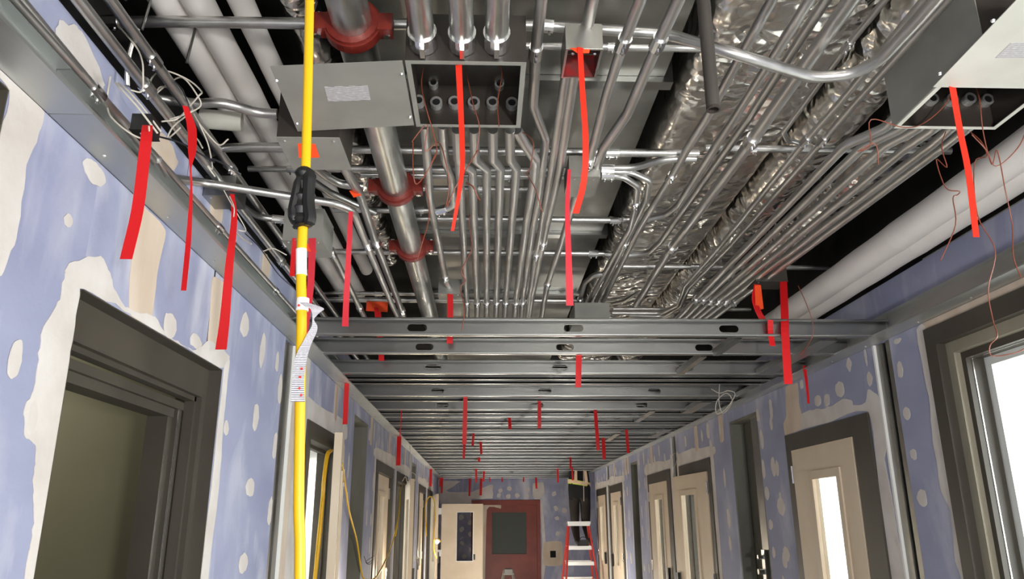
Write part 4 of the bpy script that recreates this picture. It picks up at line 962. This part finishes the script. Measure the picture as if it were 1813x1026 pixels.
far = [('red ribbon at centre crossing the third stud', (1025, 630), (1024, 686), 10, 4.35), ('red ribbon on the left wall side under the tracks, beyond the first door', (614, 684), (611, 752), 8, 5.0), ('tall red ribbon left of centre in the mid corridor', (824, 706), (822, 787), 7, 5.6),
       ('narrow tail of red ribbon just below the tall left one', (822, 787), (821, 813), 4, 7.4), ('tiny red ribbon left of centre between mid studs', (902, 739), (903, 761), 5, 6.5), ('red ribbon just left of the vanishing centre', (955, 709), (955, 759), 6, 5.8),
       ('tall red ribbon right of centre in the mid corridor', (1054, 721), (1059, 798), 6, 5.9), ('shorter red ribbon right behind the tall right one', (1068, 775), (1070, 814), 6, 7.3), ('red ribbon near the right wall in mid corridor', (1109, 760), (1112, 803), 5, 6.9),
       ('red ribbon on a long string by the left wall', (707, 775), (705, 825), 7, 6.7), ('small red ribbon left of centre, upper of two', (838, 770), (837, 790), 4, 7.9), ('small red ribbon left of centre, lower of two', (851, 782), (852, 805), 4, 8.3),
       ('far red ribbon by the left wall', (763, 831), (762, 862), 4, 10.5), ('far red ribbon in the left corner, longer', (783, 850), (782, 874), 3, 12.5), ('far red ribbon in the left corner, shorter', (780, 846), (779, 862), 3, 12.0), ('far red ribbon left of the red door', (832, 857), (831, 879), 3, 13.2),
       ('far red ribbon above the red door, left', (843, 830), (843, 855), 3, 11.4), ('far red ribbon above the red door, slightly right', (857, 834), (856, 853), 3, 11.6), ('far red ribbon right of the red door', (949, 849), (950, 866), 3, 13.5), ('far red ribbon left of the worker', (987, 831), (988, 855), 3, 11.2),
       ('thin red ribbon left above the worker', (1010, 812), (1010, 830), 3, 10.5), ('red ribbon hanging in front of the worker', (1013, 828), (1014, 851), 3, 10.8), ('tiny far red ribbon left over the door frame', (867, 849), (867, 854), 2, 13.6), ('tiny far red ribbon over the middle of the red door', (889, 848), (889, 854), 2, 13.7),
       ('tiny far red ribbon over the right of the red door', (927, 848), (927, 854), 2, 13.8), ('stub of red ribbon on a mid stud left of centre', (848, 811), (848, 818), 4, 9.6), ('far red ribbon dark against the end wall', (852, 855), (851, 878), 4, 14.8)]
def at_stud(px, py):                      # the stud whose underside the ribbon hangs from
    y = P(px, py, z=ZT+.002).y; return min(STUDS, key=lambda q: abs(q-y))
for lb, a, b, wd, y in far:
    ys = at_stud(*a) if P(*a, z=ZT).y < 16.3 else 16.2
    c = P(*a, y=ys); up = (a[0], a[1]+(c.z-ZT-.003)*F_PX/(ys*1.05))
    ribbon(lb, [up, b], wd, ys-.012, twist=.15)
ribbon('thin red string holding the ribbon by the left wall', [(711, 725), (708, 776)], 1.4, at_stud(711, 725), twist=.1, name='ribbon_string', cat='string', group=None)
# orange tags
def otag(label, c4, y, curl=.01):
    q = [P(a, b, y=y+(curl if i in (1, 2) else 0)) for i, (a, b) in enumerate(c4)]
    c = MB(); c.hexa(q+[k+Vector((0, .0012, 0)) for k in q])
    return tag(c.build('orange_tag', 'orange'), label, 'tag', 'orange tags on the ceiling boxes')
otag('orange tag stuck to the left grey box behind the yellow cord', ((527, 254), (558, 255), (566, 279), (529, 280)), B3[2]-.006)
otag('orange tag on the lower left grey box beside the pink ribbon', ((532, 430), (556, 434), (561, 447), (535, 444)), B4[2]-.006)
otag('flat orange tag above the nearest stud at left', ((649, 534), (687, 535), (686, 553), (648, 551)), STY-.022)
otag('orange tag above the nearest stud near the right wall', ((1336, 506), (1347, 505), (1352, 547), (1338, 551)), B9[2]-.012)
otag('scrap of orange tape among the conduits left of the steel main', ((618, 338), (630, 336), (640, 346), (626, 350)), P(634, 343, z=2.785).y-.01)
otag('orange strip across the rim of the red-stained box', ((1009, 85), (1045, 84), (1043, 94), (1022, 94)), B1[2]-.006)

# ------------------------------------------------------------------ loose wires
def wire(label, pts, y, r=.0016, mt='copper', group=None, name='loose_wire', dy=.02, n=5):
    w = [P(a, b, y=y) for a, b in pts]
    for i, q in enumerate(w): q.y += dy*math.sin(i*1.9+pts[0][1])
    o = MB().tube(spline(w, n), r, 6).build(name, mt, smooth=True); return tag(o, label, 'wire', group)
GWc = 'copper coloured wires dangling from the ceiling'
yb = 1.95
wire('copper wire at the left inside the large pull box, looping below it', K('B', (988, 390), (978, 500), (1000, 640), (1050, 800), (1070, 900), (1040, 1010))+K('F', (390, 60), (340, 140), (285, 230), (270, 150), (265, 0))+K('B', (925, 850), (1000, 780)), yb, group=GWc)
wire('copper wire twisting down left of the ribbon to the kink at centre left', K('B', (1020, 770), (1000, 900))+K('F', (400, 0), (440, 130), (455, 230), (440, 330), (500, 230), (600, 60))+K('B', (1310, 900), (1330, 780), (1290, 640), (1245, 400)), yb+.03, group=GWc)
wire('copper wire in the right of the large pull box', K('B', (1450, 400), (1465, 470), (1440, 600), (1448, 770)), yb, group=GWc)
wire('copper wire curling over the thick bent conduit', K('B', (1590, 780), (1640, 850), (1655, 900), (1640, 1000))+K('F', (860, 170), (900, 260), (940, 360)), P(925, 232, z=2.795).y, group=GWc)
wire('long copper wire hanging down past the nearest stud', K('F', (550, 180), (570, 300), (560, 420), (570, 560), (520, 680), (540, 720), (512, 760), (535, 880), (520, 985)), 3.0, .002, group=GWc)
wire('copper wire dangling left over the steel main', K('F', (330, 240), (350, 320), (345, 420), (320, 530), (290, 610)), 2.6, .002, group=GWc)
wire('frayed copper twist right of the scarlet ribbon', K('F', (545, 215), (580, 250), (600, 280), (615, 300)), P(826, 323, z=RK-.02).y, .003, group=GWc)
yr = 2.0
wire('copper wire drooping left out of the right pull box', K('D', (1210, 530), (1150, 650), (1050, 730), (900, 780), (700, 740), (730, 860), (640, 915), (720, 890), (770, 990)), yr, group=GWc)
wire('copper wire with a curled end over the white pipe at right', K('D', (1190, 780), (1130, 900), (1160, 1026))+K('H', (970, 80), (1000, 240), (1050, 275), (1075, 270), (1050, 290), (1030, 450), (975, 620)), yr, group=GWc)
wire('long copper wire falling in front of the near right door frame', K('D', (1340, 780), (1370, 870), (1400, 960))+K('H', (1170, 100), (1165, 380), (1235, 580), (1235, 760), (1258, 920), (1245, 1020))+[(1753, 612), (1765, 628), (1795, 626), (1820, 612)], yr, group=GWc)
wire('copper wire at far right across the white pipe', K('D', (1365, 525), (1350, 640), (1400, 800), (1470, 980))+K('H', (1250, 60), (1300, 260), (1370, 420), (1345, 600), (1370, 720)), yr-.05, group=GWc)
wire('copper wire loop at far right edge', K('D', (1310, 830), (1400, 920), (1500, 990), (1600, 900), (1642, 780)), yr-.05, group=GWc)
wire('dark wire hanging over the nearest stud at right', [(1415, 505), (1425, 540), (1440, 580), (1436, 605), (1415, 630)], 3.6, .0018, group=GWc)
GWw = 'pale wires tangled at upper left'
yw = B8[2]-.012
wire('pale wire looping low beside the first red ribbon', K('A', (690, 490), (640, 540), (635, 620), (700, 740), (800, 815), (880, 820), (915, 780)), yw, .0022, 'wire_white', GWw)
wire('bundle strand of pale wire left', K('A', (680, 480), (760, 570), (850, 670), (935, 785)), yw, .0026, 'wire_white', GWw)
wire('bundle strand of pale wire right', K('A', (700, 480), (790, 570), (870, 660), (955, 775)), yw+.02, .0026, 'wire_white', GWw)
wire('pale wire rising to the cross pipe', K('A', (710, 150), (800, 250), (870, 380), (880, 470), (840, 530), (790, 545)), yw+.05, .0022, 'wire_white', GWw)
wire('outer pale coil of the wire tangle', K('A', (890, 520), (920, 470), (1010, 450), (1130, 470), (1210, 540), (1220, 600), (1150, 640), (1060, 700), (990, 750)), 2.0, .0024, 'wire_white', GWw)
wire('middle pale coil of the wire tangle', K('A', (940, 560), (1020, 480), (1120, 490), (1190, 570), (1200, 620), (1130, 700), (1040, 740)), 2.03, .0024, 'wire_white', GWw)
wire('inner pale coil of the wire tangle', K('A', (940, 570), (1000, 545), (1100, 560), (1150, 640), (1170, 700), (1050, 760), (1000, 820), (1060, 830), (1100, 780)), 2.06, .0024, 'wire_white', GWw)
wire('pale wire tail curling to the right below the tangle', K('A', (1180, 700), (1230, 780), (1310, 860), (1380, 840)), 2.05, .0022, 'wire_white', GWw)
wire('white wire tail dropping past the thin ribbon', K('A', (1100, 800), (1190, 840), (1240, 915)), 2.02, .0022, 'wire_white', GWw)
wire('white wire hanging straight down right of the thin ribbon', K('A', (1220, 770), (1250, 860), (1280, 1010))+[(372, 300), (380, 312)], 2.0, .002, 'wire_white', GWw)
wire('white wire curling beside the lowest left ribbon', K('E', (460, 255), (500, 330), (560, 440), (560, 470), (540, 470)), B7[2]-.004, .002, 'wire_white', GWw)
wire('pale wire tail over the track near the yellow cord', K('E', (655, 562), (720, 565), (788, 598)), P(463, 441, z=2.474).y, .002, 'wire_white', GWw)
wire('white wire following the long left ribbon', K('E', (490, 290), (520, 360), (500, 440), (550, 500), (610, 545)), B7[2]-.007, .002, 'wire_white', GWw)
wire('black wire drooping right from the tangle to a stripped end', K('A', (905, 800), (1000, 840), (1130, 895), (1280, 965))+K('E', (390, 85), (470, 135), (545, 170)), 1.95, .0028, 'wire_black', 'black wires at the upper left')
wire('black wire rising through the tangle', K('A', (980, 360), (1000, 430), (1080, 510), (1130, 590), (1150, 660), (1130, 720)), 1.98, .0022, 'wire_black', 'black wires at the upper left')
wire('black wire curling along the left track', K('E', (560, 470), (650, 560), (740, 690), (820, 760)), P(431, 410, x=XL+.04).y, .002, 'wire_black', 'black wires at the upper left')
# armoured flex whip
w = spline([P(a, b, y=1.8) for a, b in K('A', (835, 175), (805, 250), (780, 340), (770, 430), (772, 520))], 22)
rs = [.0055+.0012*(i % 2) for i in range(len(w))]
tag(MB().tube(w, rs, 8).build('flex_whip', 'flex', smooth=False), 'ribbed flexible metal whip hanging from the cross pipe at upper left', 'conduit')
GC = 'coils of pale wire hanging at the studs'
wire('pale wire coil hanging from the studs near the right wall', [(1258, 690), (1275, 696), (1290, 692), (1300, 700), (1285, 725), (1270, 732), (1268, 712), (1285, 697), (1298, 710), (1280, 733), (1272, 715), (1275, 680)], 5.0, .003, 'wire_white', GC)
wire('pale wire coil hanging over the left door with the yellow cord', [(726, 784), (727, 832), (722, 850), (728, 838), (736, 842), (734, 852), (722, 855), (718, 845), (712, 853)], at_stud(726, 790), .004, 'wire_white', GC)
wire('pale wire loop by the bare column on the right wall', [(1198, 760), (1197, 772), (1199, 800), (1192, 805), (1190, 818), (1194, 828), (1203, 798)], P(1197, 785, x=XR-.005).y, .003, 'wire_white', GC, dy=0)
wire('thin black wire coil by the left niche', [(645, 985), (650, 998), (660, 992), (655, 1000), (648, 995), (662, 985)], 6.3, .002, 'wire_black', GC)
wire('pale cord dangling in front of the worker', [(1032, 808), (1033, 840), (1034, 888)], 13.8, .006, 'wire_white', GC)

# ------------------------------------------------------------------ yellow cord, taped connector and tag
yc = .92
CD = [P(a, b, y=yc) for a, b in ((549, -110), (548, 0), (545, 150), (541, 300), (536, 400), (533, 480), (534, 560), (532, 660), (530, 800), (529, 900), (531, 960), (531, 1026), (533, 1130))]
CD = [Vector((CD[0].x, yc, 2.905))]+CD
rt = empty('extension_cord', (CD[5].x, yc, 0), 'thick yellow extension cord hanging close to the camera with black taped connector', 'cord')
endp = Vector((CD[-1].x, yc, CD[-1].z)); LOW = [Vector((endp.x, yc, .9)), Vector((endp.x, yc, .3)), Vector((endp.x+.02, yc+.02, .03)), Vector((endp.x+.15, yc+.1, .008))]
MB().tube(spline(CD, 5)+LOW, .0064, 12).build('cord', 'yellow', rt, smooth=True)
q = [P(a, b, y=yc) for a, b in ((540, 298), (538, 320), (536, 345), (535, 372), (535, 392), (536, 404))]
c = MB(); c.tube(spline(q, 4), [.007]+[.0095+.0035*math.sin(i*.9)**2+(.003 if 8 < i < 18 else 0) for i in range(1, len(spline(q, 4))-1)]+[.007], 10)
q2 = [P(a, b, y=yc-.012) for a, b in ((550, 302), (547, 330), (546, 360), (549, 385), (546, 400))]
c.tube(spline(q2, 3), [.004]+[.008]*(len(spline(q2, 3))-2)+[.004], 8)
q3 = [P(a, b, y=yc-.008) for a, b in ((530, 315), (524, 345), (518, 375), (522, 392))]
c.tube(spline(q3, 3), [.004]+[.0065]*(len(spline(q3, 3))-2)+[.004], 8)
c.build('taped_connector', 'black', rt, smooth=True)
q = [P(a, b, y=yc) for a, b in ((533.5, 442), (533.5, 488))]
MB().tube(q, .0069, 12).build('cord_label', 'white', rt, smooth=True)
def strip(name, pts, widths, th, mt, parent, uvl=True):
    n = len(pts); vs = []; fs = []
    for i, (p, wv) in enumerate(zip(pts, widths)):
        a = Vector(wv)/2; nn = Vector((0, th/2, 0)); vs += [p-a-nn, p+a-nn, p+a+nn, p-a+nn]
    for i in range(n-1):
        for k in range(4): fs.append((i*4+k, i*4+(k+1) % 4, i*4+4+(k+1) % 4, i*4+4+k))
    fs += [(0, 1, 2, 3), (n*4-4, n*4-1, n*4-2, n*4-3)]
    o = MB().add(vs, fs).build(name, mt, parent, smooth=False)
    l = o.data.uv_layers.new()
    for lp in o.data.loops:
        k = lp.vertex_index; l.data[lp.index].uv = (1 if k % 4 in (1, 2) else 0, (k//4)/n)
    return o
# edges of the tag, left and right pixel at each height
TG = ((536, 531, 544), (546, 548, 573), (553, 552, 567), (561, 553, 559), (567, 553, 556), (578, 552, 562), (590, 545, 560), (605, 537, 553), (625, 526, 546), (650, 520, 541), (680, 517, 538), (712, 515, 540))
pts = []; wd = []
for k, (y, a, b) in enumerate(TG):
    yy = yc-.010-(.004 if k in (1, 2) else 0); pa, pb = P(a, y, y=yy), P(b, y, y=yy); pts.append((pa+pb)/2); wd.append(pb-pa)
T = strip('warning_tag', spline(pts, 3), [v for v in spline(wd, 3)], .0006, 'tag', rt)
MB().ring((CD[7].x, yc, P(533, 540, y=yc).z), (0, 0, 1), .0078, .0066, .016, 14).build('tag_loop', 'white', rt)
for a, b in ((529, 541), (531, 668), (530, 688), (534, 653), (533, 700)):
    p = P(a, b, y=yc-.0185 if b < 600 else yc-.0115); MB().tube([p, p+Vector((0, .0004, 0))], .0016, 10).build('red_symbol', 'rail_red', rt)
# other yellow cords draped over the doors
GY = 'yellow cords draped over the door leaves'
def ycord(label, pts, y, r=.0065):
    w = [P(a, b, y=yy) for (a, b), yy in zip(pts, y)]; return tag(MB().tube(spline(w, 6), r, 8).build('yellow_cord', 'yellow', smooth=True), label, 'cord', GY)
ycord('left strand of yellow cord hanging over the first ajar door', [(585, 797), (578, 806), (572, 850), (570, 880), (563, 950), (556, 1026), (550, 1100)], [4.66, 4.6, 4.55, 4.55, 4.5, 4.45, 4.4])
ycord('right strand of yellow cord hanging over the first ajar door', [(588, 798), (581, 808), (575, 850), (573, 880), (567, 950), (559, 1026), (553, 1100)], [4.68, 4.62, 4.57, 4.57, 4.52, 4.47, 4.42])
ycord('yellow cord slanting from the first ajar door down across the dark niche', [(606, 822), (610, 850), (618, 905), (632, 960), (641, 1018), (650, 1027), (668, 1020), (690, 975), (703, 930), (707, 900)], [4.75, 5.0, 5.6, 6.1, 6.3, 6.4, 6.6, 7.3, 7.9, 8.2])
ycord('yellow cord hanging over the second ajar door', [(713, 858), (709, 870), (707, 900), (704, 925), (700, 950)], [8.9, 8.7, 8.5, 8.4, 8.3])
ycord('yellow cord looped over the far left door', [(755, 950), (753, 900), (757, 884), (764, 880), (769, 890), (770, 920), (768, 950), (768, 975), (773, 990)], [12.9]*9, .009)
# lamp of the light string, caged
p = Vector((-.72, 12.9, 1.12)); p = P(771, 960, y=12.9)
rt = empty('string_lamp', p, 'lit bulb in a wire cage on the yellow cord at the far left', 'lamp')
MB().tube([p, p+Vector((.03, 0, 0)), p+Vector((.06, 0, 0))], [.02, .038, .012], 12).build('bulb', 'bulb', rt, smooth=True)
c = MB()
for k in range(4):
    t = k*math.pi/4; c.tube([p+Vector((-.03, 0, 0))]+[p+Vector((.02+.06*math.cos(u), .055*math.sin(u)*math.cos(t), .055*math.sin(u)*math.sin(t))) for u in [math.pi*(1-j/6) for j in range(1, 7)]], .003, 5)
c.build('cage', 'yellow', rt)

# ------------------------------------------------------------------ step ladders and the worker
def step_ladder(label, x, y, top_z, wt, wb, dep, mt, steps, name='step_ladder', twin=True, cap='alu'):
    rt = empty(name, (x, y, 0), label, 'ladder')
    for s in (-1, 1):
        for f in (-1, 1):
            a = Vector((x+s*wb/2, y+f*dep/2, 0)); b = Vector((x+s*wt/2, y+f*.06, top_z-.03))
            d = (b-a).normalized(); ax = Vector((1, 0, 0)); c = MB(); ay = d.cross(ax).normalized()
            c.obox((a+b)/2, d.cross(ay), ay, d, .014, .035, (b-a).length/2); c.build('rail', mt, rt)
            MB().box(a.x-.025, a.x+.025, a.y-.04, a.y+.04, 0, .04).build('foot', 'black', rt)
    e = .03 if twin else .0; c = MB(); c.box(x-wt/2-e, x+wt/2+e, y-.13, y+.13, top_z-.05, top_z); c.box(x-wt/2-.02, x+wt/2+.02, y-.12, y+.12, top_z-.075, top_z-.05); c.build('top_cap', cap, rt)
    for z in steps:
        t = z/top_z; w = wb+(wt-wb)*t; yy = y-(dep/2+(.06-dep/2)*t)
        c = MB(); c.box(x-w/2, x+w/2, yy-.02, yy+.06, z-.012, z); c.box(x-w/2, x+w/2, yy-.022, yy-.018, z-.06, z); c.build('tread', 'alu', rt)
        if twin:
            yb = y+(dep/2+(.06-dep/2)*t); c = MB(); c.box(x-w/2, x+w/2, yb-.06, yb+.02, z-.012, z); c.box(x-w/2, x+w/2, yb+.018, yb+.022, z-.06, z); c.build('tread', 'alu', rt)
    return rt
lyy = 14.0
lx = P(1024, 940, y=lyy).x; ltz = P(1024, 924, y=lyy).z
sz = [P(1024, q, y=lyy).z for q in (967, 994, 1024)]; sz.append(sz[-1]-.3)
step_ladder('red fibreglass step ladder under the worker at the end of the corridor', lx, lyy, ltz, .34, .66, .95, 'rail_red', [q for q in sz if q > .15])
p = P(900, 1008, y=11.5); step_ladder('bare aluminium step ladder top in front of the red door', p.x, 11.5, p.z, .11, .5, .7, 'alu_dull', [.28, .56], twin=False, cap='alu_dull')
# tool bag on the ladder tread
t = sz[0]/ltz; bz = sz[0]; byy = lyy-(.475+(.06-.475)*t)
c = MB(); c.hexa([(lx-.04, byy-.015, bz+.001), (lx+.15, byy-.015, bz+.001), (lx+.15, byy+.05, bz+.001), (lx-.04, byy+.05, bz+.001), (lx+.0, byy-.01, bz+.10), (lx+.14, byy-.01, bz+.10), (lx+.14, byy+.045, bz+.10), (lx+.0, byy+.045, bz+.10)])
rt = empty('tool_bag', (lx+.05, byy, bz), 'black tool bag standing on the upper tread of the red ladder', 'bag')
c.build('body', 'black', rt); MB().tube(spline([(lx+.0, byy+.02, bz+.1), (lx+.03, byy+.02, bz+.14), (lx+.1, byy+.02, bz+.14), (lx+.14, byy+.02, bz+.1)], 4), .006, 6).build('handle', 'jacket', rt)
# worker: one skinned body standing on the rear tread, upper body up between the studs
fz = sz[0]+.001; t = fz/ltz; fy = lyy+(.475+(.06-.475)*t)-.02
X0 = P(1026, 880, y=14.5).x; hipz = fz+.92; by = 14.50
J = {}; vs = []; es = []; rad = []
def jt(k, p, r, par=None):
    J[k] = len(vs); vs.append(Vector(p)); rad.append(r)
    if par is not None: es.append((J[par], J[k]))
jt('pelvis', (X0, by, hipz), (.205, .15)); jt('waist', (X0, by-.01, hipz+.16), (.215, .16), 'pelvis'); jt('chest', (X0, by, hipz+.36), (.20, .14), 'waist')
jt('upper', (X0, by, hipz+.50), (.13, .10), 'chest'); jt('neck', (X0, by+.01, hipz+.58), (.06, .06), 'upper'); jt('head0', (X0, by+.01, hipz+.66), (.075, .085), 'neck'); jt('head1', (X0, by+.0, hipz+.78), (.08, .095), 'head0')
for s, n in ((-1, 'l'), (1, 'r')):
    jt('hip'+n, (X0+s*.10, by, hipz-.06), (.125, .125), 'pelvis'); jt('knee'+n, (X0+s*.10, by-.03, fz+.48), (.09, .09), 'hip'+n); jt('calf'+n, (X0+s*.10, by-.0, fz+.34), (.084, .085), 'knee'+n)
    jt('ankle'+n, (X0+s*.105, fy, fz+.10), (.05, .055), 'calf'+n); jt('toe'+n, (X0+s*.12, fy-.17, fz+.045), (.045, .04), 'ankle'+n)
    jt('sh'+n, (X0+s*.20, by, hipz+.50), (.07, .07), 'upper'); jt('el'+n, (X0+s*.30, by+.05, hipz+.66), (.05, .05), 'sh'+n); jt('wr'+n, (X0+s*.20, by+.1, hipz+.86), (.032, .03), 'el'+n)
    jt('pa'+n, (X0+s*.18, by+.1, hipz+.93), (.036, .02), 'wr'+n)
    for k in range(4): jt('f%d%s' % (k, n), (X0+s*(.15+.018*k), by+.1, hipz+.99+(.012 if k in (1, 2) else 0)), (.009, .009), 'pa'+n); jt('g%d%s' % (k, n), (X0+s*(.15+.018*k), by+.075, hipz+1.01), (.008, .008), 'f%d%s' % (k, n))
    jt('th'+n, (X0+s*.125, by+.085, hipz+.945), (.010, .010), 'pa'+n)
me = bpy.data.meshes.new('worker'); me.from_pydata([v-Vector((X0, by, fz)) for v in vs], es, [])
ob = bpy.data.objects.new('worker', me); COL.objects.link(ob)
md = ob.modifiers.new('skin', 'SKIN'); sub = ob.modifiers.new('sub', 'SUBSURF'); sub.levels = sub.render_levels = 2
for i, r2 in enumerate(rad): me.skin_vertices[0].data[i].radius = r2
me.skin_vertices[0].data[0].use_root = True
dg = bpy.context.evaluated_depsgraph_get(); body = bpy.data.meshes.new_from_object(ob.evaluated_get(dg))
bpy.data.objects.remove(ob)
JZ = P(1026, 884, y=14.5).z
for q in ('trousers', 'jacket', 'skin', 'boot'): body.materials.append(M[q])
for p in body.polygons:
    z = p.center.z+fz; p.use_smooth = True
    p.material_index = 3 if z < fz+.13 else 0 if z < JZ else 1 if z < hipz+.56 or abs(p.center.x) > .14 and z < hipz+.83 else 2
rt = empty('person', (X0, by, fz), 'worker in black hi-vis jacket standing on the red ladder, upper body above the studs', 'person')
wo = bpy.data.objects.new('body', body); COL.objects.link(wo); wo.parent = rt
def band(name, z0, z1, mt, gx, gy, tilt=0):
    c = MB(); n = 28; v = []; f = []
    for zz_ in (z0, z1):
        for k in range(n): t = 2*math.pi*k/n; v.append((X0+gx*math.cos(t), by-.005+gy*math.sin(t), zz_-tilt*math.cos(t)))
    f = [(k, (k+1) % n, n+(k+1) % n, n+k) for k in range(n)]
    c.add(v, f); return c.build(name, mt, rt, smooth=True)
wz = P(1026, 856, y=by).z
for j in range(1): pass
def radius_at(z):
    q = [v.co for v in body.vertices if abs(v.co.z+fz-z) < .05 and abs(v.co.x) < .32]
    return max(abs(v.x) for v in q)+.006, max(abs(v.y) for v in q)+.010
gx, gy = radius_at(wz)
band('waist_band', wz-.045, wz+.035, 'lime', gx, gy, .035); band('reflective_band', wz-.03, wz+.025, 'silver_band', gx+.003, gy+.003, .035)
for s in (-.4, .55):
    c = MB(); zt_ = hipz+.5
    c.hexa([(X0+s*gx-.03, by-gy-.006, wz), (X0+s*gx+.03, by-gy-.006, wz), (X0+s*gx+.03, by-gy+.004, wz), (X0+s*gx-.03, by-gy+.004, wz), (X0+s*gx*.8-.02, by-gy+.0, zt_), (X0+s*gx*.8+.02, by-gy+.0, zt_), (X0+s*gx*.8+.02, by-gy+.01, zt_), (X0+s*gx*.8-.02, by-gy+.01, zt_)])
    c.build('shoulder_band', 'silver_band', rt)
c = MB(); hc = Vector((X0, by, hipz+.80)); 
for i in range(7):
    pass
c.tube([hc+Vector((0, 0, z)) for z in (0, .02, .06, .10, .125, .135)], [.125, .115, .108, .088, .05, .01], 20); c.build('hard_hat', 'white', rt, smooth=True)
